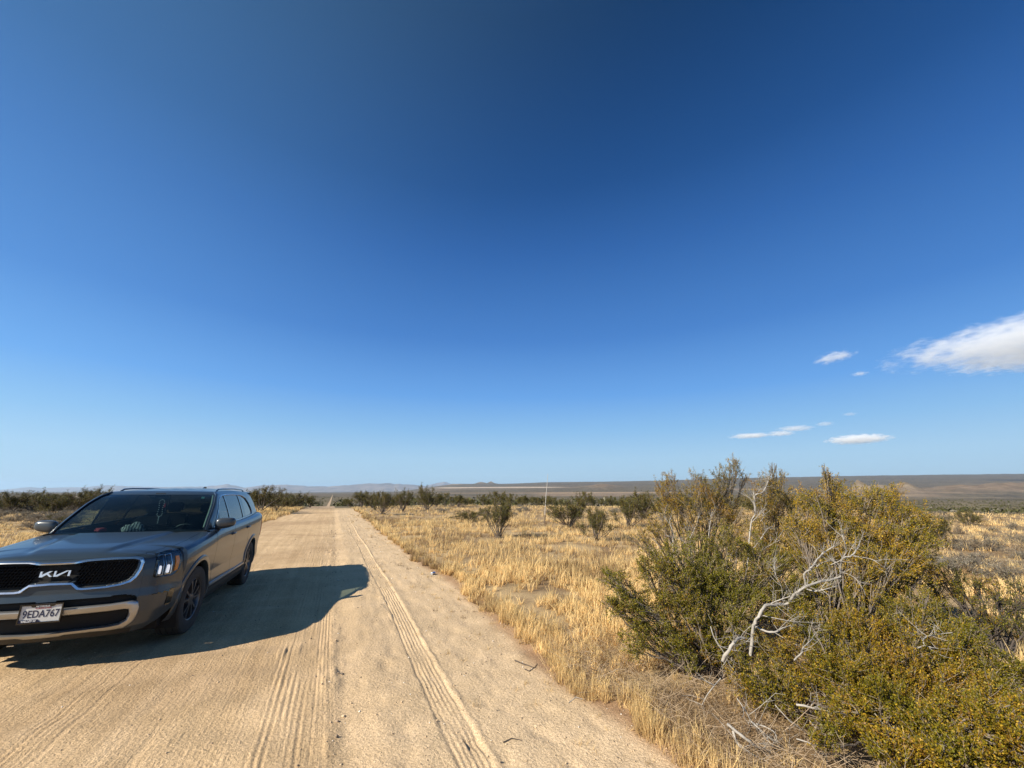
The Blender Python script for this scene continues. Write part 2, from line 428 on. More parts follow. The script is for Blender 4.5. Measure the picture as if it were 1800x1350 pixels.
def ground_mat():
    m, n, l, p = new_mat('desert_ground')
    def node(t, **k):
        q = n.new(t)
        for a, b in k.items(): setattr(q, a, b)
        return q
    def math_(op, a, b=None, clamp=False):
        q = node('ShaderNodeMath', operation=op); q.use_clamp = clamp
        for i, v in enumerate((a, b)):
            if v is None: continue
            if isinstance(v, (int, float)): q.inputs[i].default_value = v
            else: l.new(v, q.inputs[i])
        return q.outputs[0]
    def noise(scale, detail=4, vec=None, rough=0.55):
        q = node('ShaderNodeTexNoise'); q.inputs['Scale'].default_value = scale; q.inputs['Detail'].default_value = detail; q.inputs['Roughness'].default_value = rough
        l.new(vec or tc.outputs['Object'], q.inputs['Vector']); return q.outputs[0]
    def mapr(v, a, b, c, d):
        q = node('ShaderNodeMapRange'); l.new(v, q.inputs[0])
        for i, x_ in enumerate((a, b, c, d)): q.inputs[i + 1].default_value = x_
        return q.outputs[0]
    def mix(f, a, b, bt='MIX'):
        q = node('ShaderNodeMix', data_type='RGBA', blend_type=bt)
        for i, v in ((0, f), (6, a), (7, b)):
            if isinstance(v, (int, float)): q.inputs[i].default_value = v
            elif isinstance(v, tuple): q.inputs[i].default_value = v
            else: l.new(v, q.inputs[i])
        return q.outputs[2]
    tc = node('ShaderNodeTexCoord')
    at = node('ShaderNodeAttribute', attribute_name='col'); sp = node('ShaderNodeAttribute', attribute_name='speck'); rd = node('ShaderNodeAttribute', attribute_name='road')
    st = node('ShaderNodeMapping'); st.inputs['Scale'].default_value = (26, 0.55, 1); l.new(tc.outputs['Object'], st.inputs[0])
    streak = noise(1.0, 5, st.outputs[0])
    st2 = node('ShaderNodeMapping'); st2.inputs['Scale'].default_value = (5, 0.12, 1); l.new(tc.outputs['Object'], st2.inputs[0])
    streak2 = noise(1.0, 4, st2.outputs[0])
    grain = noise(160, 3); grit = noise(45, 5); blot = noise(1.6, 5)
    vor = node('ShaderNodeTexVoronoi'); vor.inputs['Scale'].default_value = 55; l.new(tc.outputs['Object'], vor.inputs['Vector'])
    c = mix(mapr(grain, 0.3, 0.7, 0, 1), (0.58, 0.57, 0.55, 1), (1.30, 1.30, 1.31, 1))
    base = mix(1.0, at.outputs['Color'], c, 'MULTIPLY')
    c2 = mix(mapr(blot, 0.3, 0.7, 0, 1), (0.88, 0.87, 0.85, 1), (1.08, 1.08, 1.1, 1)); base = mix(1.0, base, c2, 'MULTIPLY')
    c3 = mix(mapr(grit, 0.35, 0.7, 0, 1), (0.85, 0.84, 0.82, 1), (1.12, 1.12, 1.13, 1)); base = mix(1.0, base, c3, 'MULTIPLY')
    c5 = mix(mapr(noise(0.02, 8, rough=0.7), 0.35, 0.65, 0, 1), (0.62, 0.62, 0.62, 1), (1.35, 1.32, 1.28, 1)); base = mix(sp.outputs['Fac'], base, mix(1.0, base, c5, 'MULTIPLY'))
    c4 = mix(mapr(streak2, 0.35, 0.65, 0, 1), (0.86, 0.84, 0.80, 1), (1.08, 1.08, 1.08, 1)); base = mix(math_('MULTIPLY', rd.outputs['Fac'], 0.8), base, mix(1.0, base, c4, 'MULTIPLY'))
    # dark grains and bits of organic litter on the sand
    peb = mapr(vor.outputs['Distance'], 0.0, 0.12, 1, 0)
    pk = math_('MULTIPLY', peb, mapr(noise(7, 3), 0.5, 0.7, 0, 0.7)); base = mix(pk, base, (0.13, 0.095, 0.065, 1))
    # far scrub: many small dark shrubs on pale soil
    v2 = node('ShaderNodeTexVoronoi'); v2.inputs['Scale'].default_value = 0.33; v2.inputs['Randomness'].default_value = 1; l.new(tc.outputs['Object'], v2.inputs['Vector'])
    gap = math_('MULTIPLY', mapr(v2.outputs['Distance'], 0.42, 0.75, 0, 1), mapr(noise(0.05, 4), 0.42, 0.62, 0.0, 1))
    far1 = mapr(noise(0.012, 8, rough=0.75), 0.45, 0.68, 0, 0.8)
    sf = math_('MULTIPLY', sp.outputs['Fac'], math_('ADD', math_('MULTIPLY', gap, 0.65), math_('MULTIPLY', far1, 0.35), True))
    base = mix(sf, base, (0.31, 0.24, 0.16, 1))
    l.new(base, p.inputs['Base Color'])
    p.inputs['Roughness'].default_value = 0.95; p.inputs['Specular IOR Level'].default_value = 0.15
    h = math_('ADD', math_('MULTIPLY', grain, 0.0038), math_('MULTIPLY', grit, 0.013))
    h = math_('ADD', h, math_('MULTIPLY', mapr(vor.outputs['Distance'], 0, 0.3, 1, 0), 0.0025))
    h = math_('ADD', h, math_('MULTIPLY', math_('MULTIPLY', streak, 0.009), rd.outputs['Fac']))
    b = node('ShaderNodeBump'); b.inputs['Strength'].default_value = 0.9; b.inputs['Distance'].default_value = 1.0
    l.new(h, b.inputs['Height']); l.new(b.outputs[0], p.inputs['Normal'])
    return m

M_ground = ground_mat()
g = mesh_np('ground', np.stack([Xf, Yf, ZZ.ravel()], 1), Fq, M_ground, smooth=True,
            attr={'col': ('FLOAT_COLOR', colA), 'speck': ('FLOAT', speck), 'road': ('FLOAT', wet)})
tag(g, 'sandy desert ground with a washboard dirt road and pale verge running to the horizon', kind='structure')

# ------------------------------------------------------------------ far mountains
def rock_mat(name, c1, c2, sc):
    m, n, l, p = new_mat(name)
    tc = n.new('ShaderNodeTexCoord'); nz = n.new('ShaderNodeTexNoise'); nz.inputs['Scale'].default_value = sc; nz.inputs['Detail'].default_value = 8
    l.new(tc.outputs['Object'], nz.inputs['Vector'])
    r = n.new('ShaderNodeValToRGB'); r.color_ramp.elements[0].position = 0.35; r.color_ramp.elements[1].position = 0.65
    r.color_ramp.elements[0].color = (*c1, 1); r.color_ramp.elements[1].color = (*c2, 1)
    l.new(nz.outputs[0], r.inputs[0]); l.new(r.outputs[0], p.inputs['Base Color']); p.inputs['Roughness'].default_value = 0.95
    return m
M_mtn = rock_mat('mountain_rock', (0.10, 0.08, 0.07), (0.22, 0.18, 0.15), 0.0016)

def ridge(name, label, D, depth, prof, seed):
    ss = np.arange(prof[0][0], prof[-1][0] + 1, 2.0)
    ht = np.interp(ss, [a for a, b in prof], [b for a, b in prof])
    yh = 865.1 + 0.0022 * (ss - 900)
    tt = np.linspace(-1, 1, 25)
    V = []
    for t in tt:
        d = D + t * depth
        lat = (ss - 900) / 751.0 * d
        X = lat * CY + d * SY; Y = -lat * SY + d * CY
        H = CAM_H + (yh - ht) * 0.001288 * D
        n_ = fbm(X / (depth * 0.35), Y / (depth * 0.35), seed, 5)
        jag = (fbm(ss / 9 + seed, ss * 0, seed + 3, 4) - 0.5) * 0.16 * H
        prof_t = (1 - abs(t) ** 1.15) * (0.72 + 0.56 * n_ * (1 - np.exp(-(t * 4) ** 2)) + 0.28 * np.exp(-(t * 4) ** 2))
        z = -45 + (H + 45 + jag) * prof_t
        V.append(np.stack([X, Y, z], 1))
    V = np.concatenate(V); k = len(ss)
    I = np.arange(len(tt) * k).reshape(len(tt), k)
    F = np.stack([I[:-1, :-1], I[:-1, 1:], I[1:, 1:], I[1:, :-1]], -1).reshape(-1, 4)
    o = mesh_np(name, V, F, M_mtn, smooth=True)
    tag(o, label, kind='structure')
ridge('mountains', 'pale blue mountain range behind the car', 27000, 3500, [(-500, 858), (-260, 861), (-60, 864), (0, 861), (25, 859), (50, 856), (75, 858), (105, 857), (150, 856), (188, 853), (230, 855), (300, 856), (360, 855), (400, 851), (425, 856), (450, 862)], 3)
ridge('mountains', 'blue mountain range left of the road end', 24000, 3000, [(400, 864), (425, 858), (450, 854), (470, 853), (500, 852), (520, 853), (545, 855), (575, 855), (610, 853), (640, 850.5), (680, 849.5), (705, 851), (735, 853), (765, 856), (800, 862)], 8)
ridge('mountains', 'faint blue peaks behind the low rocky hills', 33000, 2500, [(735, 862), (752, 853), (768, 848.5), (780, 847), (792, 850), (806, 854), (830, 860)], 12)

# ------------------------------------------------------------------ clouds (real volumes, about 1500 m up)
def cloud_mat(name, dens, seed, stretch, thr, soft):
    m = bpy.data.materials.new(name); m.use_nodes = True
    n, l = m.node_tree.nodes, m.node_tree.links; n.clear()
    o = n.new('ShaderNodeOutputMaterial'); v = n.new('ShaderNodeVolumePrincipled'); v.inputs['Color'].default_value = (0.955, 0.965, 0.975, 1); v.inputs['Anisotropy'].default_value = 0.0
    tc = n.new('ShaderNodeTexCoord'); mp = n.new('ShaderNodeMapping'); mp.inputs['Scale'].default_value = stretch; mp.inputs['Location'].default_value = (seed, seed * 2, 0); l.new(tc.outputs['Object'], mp.inputs[0])
    nz = n.new('ShaderNodeTexNoise'); nz.inputs['Scale'].default_value = 2.4; nz.inputs['Detail'].default_value = 10; nz.inputs['Roughness'].default_value = 0.66; nz.inputs['Distortion'].default_value = 0.25; l.new(mp.outputs[0], nz.inputs['Vector'])
    ln = n.new('ShaderNodeVectorMath'); ln.operation = 'LENGTH'; l.new(tc.outputs['Object'], ln.inputs[0])
    def M_(op, a, b):
        q = n.new('ShaderNodeMath'); q.operation = op
        for i, x_ in enumerate((a, b)):
            if isinstance(x_, (int, float)): q.inputs[i].default_value = x_
            else: l.new(x_, q.inputs[i])
        return q.outputs[0]
    f = M_('SUBTRACT', M_('ADD', M_('MULTIPLY', M_('SUBTRACT', nz.outputs[0], 0.5), 2.6), M_('MULTIPLY', M_('SUBTRACT', 1.0, ln.outputs['Value']), 0.95)), thr)
    r = n.new('ShaderNodeMapRange'); r.inputs[1].default_value = 0; r.inputs[2].default_value = soft; r.inputs[3].default_value = 0; r.inputs[4].default_value = dens; l.new(f, r.inputs[0])
    l.new(r.outputs[0], v.inputs['Density']); l.new(v.outputs[0], o.inputs['Volume'])
    m.cycles.volume_step_rate = 0.35
    return m
def cloud(px, py, wpx, hpx, alt, label, seed, dens=0.03, thr=0.62, soft=0.10, tilt=0.0, stretch=(1.4, 1.2, 0.9)):
    p = W(px, py, 1.0); fw_ = (alt - CAM_H) / (p[2] - CAM_H)
    c = W(px, py, fw_); a = wpx * fw_ / 751 / 2; b = hpx * fw_ / 751 / 2
    me = bpy.data.meshes.new('cloud'); bm = bmesh.new(); bmesh.ops.create_icosphere(bm, subdivisions=4, radius=1.0); bm.to_mesh(me); bm.free()
    me.materials.append(cloud_mat('cloud_vapour', dens, seed, stretch, thr, soft))
    o = link('cloud', me); o.location = c; o.scale = (a, a * 0.55, b)
    o.rotation_euler = (0, tilt, -YAW - math.atan((px - 900) / 751.0))
    tag(o, label, 'cloud')
cloud(1845, 590, 540, 92, 1560, 'large white cloud at the right edge, thinning to a point on its left', 3.1, dens=0.0036, thr=0.24, soft=0.28, tilt=0.0, stretch=(3.2, 2.4, 1.5))
cloud(1850, 624, 320, 48, 1500, 'lower ragged lobe of white cloud under the large cloud at the right edge', 9.4, dens=0.0034, thr=0.24, soft=0.28, tilt=0.0, stretch=(3.0, 2.2, 1.5))
cloud(1466, 628, 84, 26, 1560, 'small torn white cloud left of the large cloud', 5.2, dens=0.007, thr=0.28, soft=0.4, tilt=-0.1)
cloud(1511, 657, 32, 11, 1560, 'tiny cloud wisp just below the small torn cloud', 1.2, dens=0.010, thr=0.25, soft=0.4)
cloud(1508, 772, 104, 19, 1500, 'brightest long white cloud low over the right horizon', 7.7, dens=0.006, thr=0.14, soft=0.35, stretch=(2.6, 1.8, 1.1))
cloud(1318, 766, 76, 11, 1500, 'thin cloud streak, leftmost of the low ones over the big bushes', 2.3, dens=0.006, thr=0.15, soft=0.4)
cloud(1372, 762, 50, 11, 1500, 'small puff of cloud next to the leftmost low streak', 4.9, dens=0.006, thr=0.15, soft=0.4)
cloud(1398, 753, 66, 12, 1500, 'thin cloud streak slightly above the small puff', 6.6, dens=0.004, thr=0.15, soft=0.4)
cloud(1450, 745, 32, 10, 1500, 'short cloud wisp above the brightest low cloud on its left', 8.8, dens=0.004, thr=0.15, soft=0.4)
cloud(1493, 728, 26, 8, 1500, 'tiny faint wisp highest above the brightest low cloud', 3.6, dens=0.004, thr=0.15, soft=0.4)

# ------------------------------------------------------------------ haze
hz = bpy.data.meshes.new('haze'); bm = bmesh.new(); bmesh.ops.create_cube(bm, size=1)
for v_ in bm.verts: v_.co = (v_.co.x * 96000, v_.co.y * 96000, -80 + (v_.co.z + .5) * 780)
bm.to_mesh(hz); bm.free()
hm = bpy.data.materials.new('haze_air'); hm.use_nodes = True; hm.node_tree.nodes.clear()
ho = hm.node_tree.nodes.new('ShaderNodeOutputMaterial'); hv = hm.node_tree.nodes.new('ShaderNodeVolumePrincipled')
hv.inputs['Color'].default_value = (0.52, 0.74, 1.0, 1); hv.inputs['Density'].default_value = 2.3e-5; hv.inputs['Anisotropy'].default_value = 0.2
hm.node_tree.links.new(hv.outputs[0], ho.inputs['Volume']); hz.materials.append(hm)
tag(link('haze', hz), 'thin blue haze over the far plain', kind='stuff')
#==SECTION vegetation

def unit(v):
    return v / np.maximum(np.linalg.norm(v, axis=-1, keepdims=True), 1e-9)

def tubes(P, Rr, sides=3):
    """P (m,k,3) polylines, Rr (m,k) radii -> verts, quads"""
    m, k, _ = P.shape
    T = np.gradient(P, axis=1); T = unit(T)
    ref = np.where(np.abs(T[..., 2:3]) > 0.9, np.array([1.0, 0, 0]), np.array([0, 0, 1.0]))
    A = unit(np.cross(T, ref)); B = np.cross(T, A)
    ang = np.arange(sides) * 2 * math.pi / sides
    V = P[:, :, None, :] + Rr[:, :, None, None] * (A[:, :, None, :] * np.cos(ang)[None, None, :, None] + B[:, :, None, :] * np.sin(ang)[None, None, :, None])
    I = np.arange(m * k * sides).reshape(m, k, sides)
    a = I[:, :-1]; b = I[:, 1:]
    F = np.stack([a, np.roll(a, -1, 2), np.roll(b, -1, 2), b], -1).reshape(-1, 4)
    return V.reshape(-1, 3), F

def join(parts):
    V, F, o = [], [], 0
    for v, f in parts:
        V.append(v); F.append(f + o); o += len(v)
    return np.concatenate(V), np.concatenate(F)

def along(P, i, t):
    k = P.shape[1]
    x = np.clip(t, 0, 0.9999) * (k - 1); j = x.astype(int); f = (x - j)[:, None]
    a, b = P[i, j], P[i, j + 1]
    return a * (1 - f) + b * f, unit(b - a)

def spray(P, n, t0, t1, L0, L1, w_par, w_rnd, w_up, k=4, curl=0.25, w_out=0.0, ctr=None, rs=rng):
    i = rs.integers(0, len(P), n)
    t = t0 + (t1 - t0) * rs.random(n) ** 0.8
    s, d = along(P, i, t)
    out = 0 if ctr is None else unit((s - ctr) * np.array([1, 1, 0.35]))
    D = unit(w_par * d + w_rnd * rs.normal(size=(n, 3)) + np.array([0, 0, w_up]) + w_out * out)
    L = (L0 + (L1 - L0) * rs.random(n)) * (1.15 - 0.4 * t)
    u = np.linspace(0, 1, k)[None, :, None]
    bend = unit(rs.normal(size=(n, 3)) + np.array([0, 0, 0.4]))
    Q = s[:, None, :] + L[:, None, None] * (D[:, None, :] * u + curl * bend[:, None, :] * u ** 2)
    return Q

def taper(Q, r0, r1):
    k = Q.shape[1]
    return np.broadcast_to(np.linspace(r0, r1, k)[None, :], Q.shape[:2]).copy()

def leaves(P, n, t0, spread, size, rs=rng, asp=0.55):
    i = rs.integers(0, len(P), n); t = t0 + (1 - t0) * rs.random(n) ** 0.85
    c, d = along(P, i, t)
    c = c + rs.normal(size=(n, 3)) * spread
    a = unit(d * 0.7 + rs.normal(size=(n, 3)) * 0.7 + np.array([0, 0, 0.25]))
    b = unit(np.cross(a, rs.normal(size=(n, 3))))
    s = size * (0.6 + 0.8 * rs.random(n))[:, None]
    V = np.stack([c - a * s * 0.5, c + b * s * asp * 0.5, c + a * s * 0.5, c - b * s * asp * 0.5], 1)
    return V, c

def leaf_mesh(name, V, tint, mat, parent):
    n = len(V)
    F = np.arange(n * 4).reshape(n, 4)
    col_ = np.repeat(np.concatenate([tint, np.ones((n, 1))], 1), 4, axis=0)
    return mesh_np(name, V.reshape(-1, 3), F, mat, parent, attr={'tint': ('FLOAT_COLOR', col_)})

def leaf_mat(name, trans=0.17, rough=0.55, val=1.0):
    m, n, l, p = new_mat(name)
    a = n.new('ShaderNodeAttribute'); a.attribute_name = 'tint'
    l.new(a.outputs['Color'], p.inputs['Base Color']); p.inputs['Roughness'].default_value = rough; p.inputs['Specular IOR Level'].default_value = 0.3
    t = n.new('ShaderNodeBsdfTranslucent'); l.new(a.outputs['Color'], t.inputs[0])
    x = n.new('ShaderNodeMixShader'); x.inputs[0].default_value = trans
    o = n['Material Output']
    l.new(p.outputs[0], x.inputs[1]); l.new(t.outputs[0], x.inputs[2]); l.new(x.outputs[0], o.inputs[0])
    return m
M_leaf = leaf_mat('creosote_leaf')
M_grass = leaf_mat('dry_grass', 0.42, 0.6)
M_bark = pmat('grey_bark', (0.15, 0.12, 0.095), 0.9, noise=0.45, nscale=25)
M_bark_dark = pmat('dark_bark', (0.07, 0.055, 0.045), 0.9, noise=0.4, nscale=25)
M_twig = pmat('pale_twig', (0.20, 0.16, 0.115), 0.9, noise=0.4, nscale=25)
M_dead = pmat('weathered_dead_wood', (0.32, 0.292, 0.255), 0.85, noise=0.45, nscale=35, bump=0.4)
M_drytwig = pmat('dry_twig', (0.34, 0.25, 0.16), 0.9, noise=0.5, nscale=12)

GREEN = np.array([0.150, 0.136, 0.007]); OLIVE = np.array([0.205, 0.158, 0.008]); GOLD = np.array([0.385, 0.240, 0.014]); RUST = np.array([0.23, 0.118, 0.015])
DARKG = np.array([0.066, 0.064, 0.020]); GREYG = np.array([0.15, 0.130, 0.075]); BURS = np.array([0.30, 0.265, 0.20])

def tints(c, weights, cols, seed, sc=0.22, rs=rng):
    """blend of palette colours: patches of foliage of different age plus leaf to leaf variation"""
    nz = fbm(c[:, 0] / sc + c[:, 2] / sc * 0.7, c[:, 1] / sc - c[:, 2] / sc * 0.6, seed, 3)
    r = np.clip((nz - 0.5) * 1.3 + 0.5 + rs.normal(size=len(c)) * 0.25, 0, 0.999)
    cw = np.cumsum(weights) / np.sum(weights)
    k = np.searchsorted(cw, r)
    out = np.array(cols)[k]
    return out * (0.55 + 0.72 * rs.random(len(c)))[:, None]

# ---- the big shrubs beside the verge: every lobe of foliage is a place in space (pixel + distance)
def hero(name, base_px, lobes, weights, cols, label, seed, dens=1.0, leaf=0.0135, stem_r=0.011, bark=None, up=0.35, open_=0.5):
    rs = np.random.default_rng(seed)
    b = G(*base_px); b[2] = ground_z(b[0], b[1])[0]
    root = empty(name, tuple(b)); tag(root, label, 'bush')
    stems, brs, tws, Ls, Cs = [], [], [], [], []
    for (px, py, d, rp) in lobes:
        if py > 1000: d = min(d, fwd(G(px, py)) * (0.86 if py > 1240 else 0.91))      # keep the low foliage above the ground
        c = W(px, py, d) - b
        Rl = rp * d * 0.00138
        ns = 3 if rp > 30 else 2
        e = c + rs.normal(size=(ns, 3)) * Rl * 0.35
        st = rs.normal(size=(ns, 3)) * np.array([0.07, 0.07, 0]) ; st[:, 2] = -0.02
        u = np.linspace(0, 1, 10)[None, :, None]
        ctrl = st + (e - st) * 0.5 + np.array([0, 0, 1]) * (0.05 - 0.10 * rs.random((ns, 1))) + rs.normal(size=(ns, 3)) * 0.07
        S = st[:, None] * (1 - u) ** 2 + 2 * ctrl[:, None] * u * (1 - u) + e[:, None] * u ** 2
        S[:, 1:-1] += rs.normal(size=(ns, 8, 3)) * 0.012
        stems.append(S)
        nb = int(10 + rp * 0.5)
        i = rs.integers(0, ns, nb); t = open_ + (0.98 - open_) * rs.random(nb)
        s, dd = along(S, i, t)
        tgt = c + unit(rs.normal(size=(nb, 3)) + np.array([0, 0, up])) * Rl * (0.45 + 0.60 * rs.random((nb, 1)))
        u5 = np.linspace(0, 1, 5)[None, :, None]
        cc = s + (tgt - s) * 0.5 + dd * 0.25 * np.linalg.norm(tgt - s, axis=1, keepdims=True) + rs.normal(size=(nb, 3)) * 0.02
        Bq = s[:, None] * (1 - u5) ** 2 + 2 * cc[:, None] * u5 * (1 - u5) + tgt[:, None] * u5 ** 2
        brs.append(Bq)
        Tq = spray(Bq, nb * 4, 0.25, 1.0, Rl * 0.35, Rl * 0.75, 0.8, 0.42, 0.30, k=4, curl=0.18, w_out=0.35, ctr=c - np.array([0, 0, Rl * 0.4]), rs=rs)
        tws.append(Tq)
        nl = int(dens * rp * rp * 3.2)
        V, cc2 = leaves(Tq, int(nl * 0.85), 0.35, leaf * 0.75, leaf, rs); V2, c2 = leaves(Bq, int(nl * 0.2), 0.45, leaf * 1.2, leaf, rs)
        Ls += [V, V2]; Cs += [cc2, c2]
    S = np.concatenate(stems); Bq = np.concatenate(brs); Tq = np.concatenate(tws)
    v, f = join([tubes(S, taper(S, stem_r, stem_r * 0.35), 5)])
    mesh_np('trunk', v, f, bark or M_bark, root, smooth=True)
    v, f = join([tubes(Bq, taper(Bq, stem_r * 0.36, stem_r * 0.16), 3), tubes(Tq, taper(Tq, 0.0021, 0.0012), 3)])
    mesh_np('twigs', v, f, bark or M_twig, root, smooth=True)
    V = np.concatenate(Ls); Cc = np.concatenate(Cs)
    leaf_mesh('crown', V, tints(Cc, weights, cols, seed, rs=rs), M_leaf, root)
    return root, b

A_, bA = hero('creosote_bush', (1250, 1195),
     [(1085, 1030, 4.3, 26), (1100, 1075, 4.2, 30), (1120, 1120, 4.2, 32), (1150, 1080, 4.3, 38), (1150, 1020, 4.4, 40), (1160, 975, 4.5, 30), (1190, 1020, 4.5, 42), (1200, 1075, 4.3, 42),
      (1180, 1130, 4.2, 34), (1210, 965, 4.7, 30), (1235, 1010, 4.6, 42), (1250, 1060, 4.5, 44), (1230, 1110, 4.3, 38), (1270, 960, 4.8, 32), (1290, 1010, 4.7, 42), (1230, 1150, 4.2, 30), (1300, 1060, 4.5, 42), (1200, 1160, 4.1, 20),
      (1340, 1020, 4.6, 36), (1065, 1012, 4.3, 13), (1072, 1062, 4.2, 14), (1325, 970, 4.9, 30), (1350, 1065, 4.6, 34), (1385, 1030, 4.7, 34), (1290, 1110, 4.3, 32), (1375, 985, 4.8, 28), (1280, 1150, 4.2, 26)],
     [5, 3.5, 1.4, 0.6], [GREEN, OLIVE, DARKG, RUST], 'nearest green creosote bush, fanning out over the dry grass left of the bare grey branch', 11, dens=1.0)
B_, bB = hero('creosote_bush', (1232, 1085),
     [(1172, 868, 6.2, 30), (1178, 840, 6.2, 14), (1195, 895, 6.1, 36), (1160, 905, 6.2, 26), (1150, 930, 6.1, 20), (1225, 842, 6.3, 20), (1245, 870, 6.3, 34), (1292, 812, 6.3, 13), (1283, 832, 6.3, 22), (1268, 850, 6.3, 22), (1262, 905, 6.2, 36),
      (1215, 925, 6.1, 24), (1290, 880, 6.3, 26), (1300, 920, 6.2, 26), (1120, 945, 6.0, 18), (1310, 835, 6.4, 8)],
     [2.2, 3, 2.2, 2.2], [DARKG, OLIVE, GOLD, RUST], 'tall brownish creosote bush with open grey stems and three ragged tops against the sky', 12, dens=1.0, open_=0.55, bark=M_twig)
B2_, bB2 = hero('creosote_bush', (1345, 1060),
     [(1340, 855, 5.9, 22), (1362, 840, 5.9, 20), (1361, 818, 5.9, 7), (1378, 862, 5.8, 24), (1388, 890, 5.8, 26), (1352, 895, 5.8, 28), (1400, 935, 5.7, 32), (1340, 940, 5.8, 34), (1375, 965, 5.6, 36), (1420, 960, 5.6, 30), (1300, 960, 5.7, 26)],
     [2.5, 3, 2, 1.4], [DARKG, OLIVE, GOLD, RUST], 'narrow creosote bush with a tall forked pale branch, just left of the large golden bush', 13, dens=1.0)
C_, bC = hero('creosote_bush', (1480, 1180),
     [(1452, 826, 5.2, 9), (1458, 846, 5.2, 17), (1475, 868, 5.2, 22), (1430, 880, 5.1, 32), (1440, 915, 5.0, 42), (1485, 905, 5.0, 42), (1530, 885, 5.1, 34), (1545, 862, 5.2, 14), (1575, 862, 5.1, 16), (1570, 900, 5.0, 40), (1605, 915, 4.9, 34), (1625, 940, 4.9, 30),
      (1610, 970, 4.8, 38), (1560, 950, 4.9, 42), (1510, 945, 4.9, 42), (1400, 930, 5.1, 26), (1450, 960, 4.9, 36), (1590, 1010, 4.8, 36), (1625, 1010, 4.7, 22), (1535, 1010, 4.8, 40), (1470, 1020, 4.9, 40), (1400, 1000, 5.0, 36), (1420, 1060, 4.8, 38), (1490, 1075, 4.7, 42), (1550, 1070, 4.7, 38), (1510, 990, 4.65, 34), (1560, 985, 4.65, 34), (1600, 975, 4.65, 28), (1535, 1045, 4.6, 30), (1465, 985, 4.8, 26), (1395, 1090, 4.6, 32), (1440, 1130, 4.5, 34), (1500, 1130, 4.4, 34)],
     [1.5, 3.2, 4.0, 1.6], [GREEN, OLIVE, GOLD, RUST], 'large golden creosote bush with a pointed left top, behind the bare grey branch', 14, dens=1.0)
D_, bD = hero('creosote_bush', (1560, 1300),
     [(1330, 1195, 3.6, 34), (1370, 1230, 3.5, 38), (1300, 1205, 3.6, 20), (1430, 1180, 3.7, 42), (1480, 1130, 3.9, 42), (1540, 1130, 3.9, 45), (1600, 1100, 4.0, 38), (1630, 1070, 4.1, 30), (1660, 1100, 4.0, 36), (1600, 1160, 3.8, 48), (1540, 1195, 3.6, 50), (1480, 1220, 3.5, 48),
      (1660, 1165, 3.7, 44), (1700, 1130, 3.8, 36), (1640, 1220, 3.5, 50), (1570, 1260, 3.3, 50), (1500, 1270, 3.3, 36), (1700, 1220, 3.5, 46), (1740, 1180, 3.7, 38), (1700, 1280, 3.3, 48), (1640, 1300, 3.2, 46), (1760, 1250, 3.4, 44), (1790, 1200, 3.6, 34),
      (1770, 1310, 3.2, 48), (1830, 1290, 3.3, 44), (1720, 1345, 3.1, 38), (1400, 1110, 4.0, 34), (1440, 1100, 4.0, 30), (1360, 1150, 3.9, 30), (1840, 1340, 3.1, 50), (1560, 1330, 3.05, 34), (1650, 1345, 3.05, 36), (1450, 1300, 3.15, 24), (1480, 1180, 3.7, 40), (1600, 1230, 3.5, 46)],
     [2.4, 4.2, 3.0, 1.8], [GREEN * 0.85, OLIVE * 0.85, GOLD * 0.82, RUST * 0.8], 'low spreading golden creosote bush nearest the camera, filling the bottom right corner', 15, dens=0.95, leaf=0.0135)
E_, bE = hero('creosote_bush', (1745, 1160),
     [(1640, 1035, 4.9, 22), (1670, 1015, 4.9, 20), (1695, 1045, 4.8, 24), (1625, 1000, 5.0, 14), (1725, 1030, 5.0, 18), (1755, 1045, 4.9, 20), (1780, 1075, 4.8, 22), (1800, 1040, 5.0, 24), (1720, 1085, 4.8, 18), (1760, 1100, 4.7, 20), (1810, 1110, 4.7, 26)],
     [4, 3.0, 0.6, 0.5], [DARKG, GREEN, GOLD, RUST], 'dark green creosote bush with black stems at the right edge, behind the low golden bush', 16, dens=0.8, bark=M_bark_dark)

# ---- bare grey branches, each one a smooth bent tube
def zz(ox, oy, s, pts):
    return [(ox + a / s, oy + b / s) for a, b in pts]

def bare(root, b, lines, d, name='bare_branch', mat=None, seed=1):
    rs = np.random.default_rng(seed)
    for pts, r0, r1, dd in lines:
        P = np.array([W(x_, y_, d + dd + 0.05 * math.sin(k * 1.3 + seed)) - b for k, (x_, y_) in enumerate(pts)])
        # smooth
        n = len(P); t = np.linspace(0, n - 1, (n - 1) * 4 + 1); Q = []
        for q in t:
            i = min(int(q), n - 2); f = q - i
            p0, p1, p2, p3 = P[max(i - 1, 0)], P[i], P[i + 1], P[min(i + 2, n - 1)]
            Q.append(0.5 * ((2 * p1) + (-p0 + p2) * f + (2 * p0 - 5 * p1 + 4 * p2 - p3) * f ** 2 + (-p0 + 3 * p1 - 3 * p2 + p3) * f ** 3))
        Q = np.array(Q)[None]
        rad = np.linspace(r0, r1, Q.shape[1])[None] * (0.85 + 0.3 * rs.random((1, Q.shape[1])))
        Q[:, 1:-1] += rs.normal(size=(1, Q.shape[1] - 2, 3)) * r0 * 0.18
        Lq = float(np.linalg.norm(np.diff(Q[0], axis=0), axis=1).sum())
        nt = int(Lq * 26)
        parts_ = [tubes(Q, rad, 7)]
        if nt > 2:
            T1 = spray(Q, nt, 0.2, 1.0, 0.05, 0.22, 0.7, 0.55, 0.25, k=5, curl=0.35, rs=rs); T2 = spray(T1, nt * 2, 0.3, 1.0, 0.03, 0.09, 0.6, 0.6, 0.2, k=4, curl=0.3, rs=rs)
            parts_ += [tubes(T1, taper(T1, 0.0026, 0.0011), 3), tubes(T2, taper(T2, 0.0014, 0.0009), 3)]
        v, f = join(parts_)
        mesh_np(name, v, f, mat or M_dead, root, smooth=True)
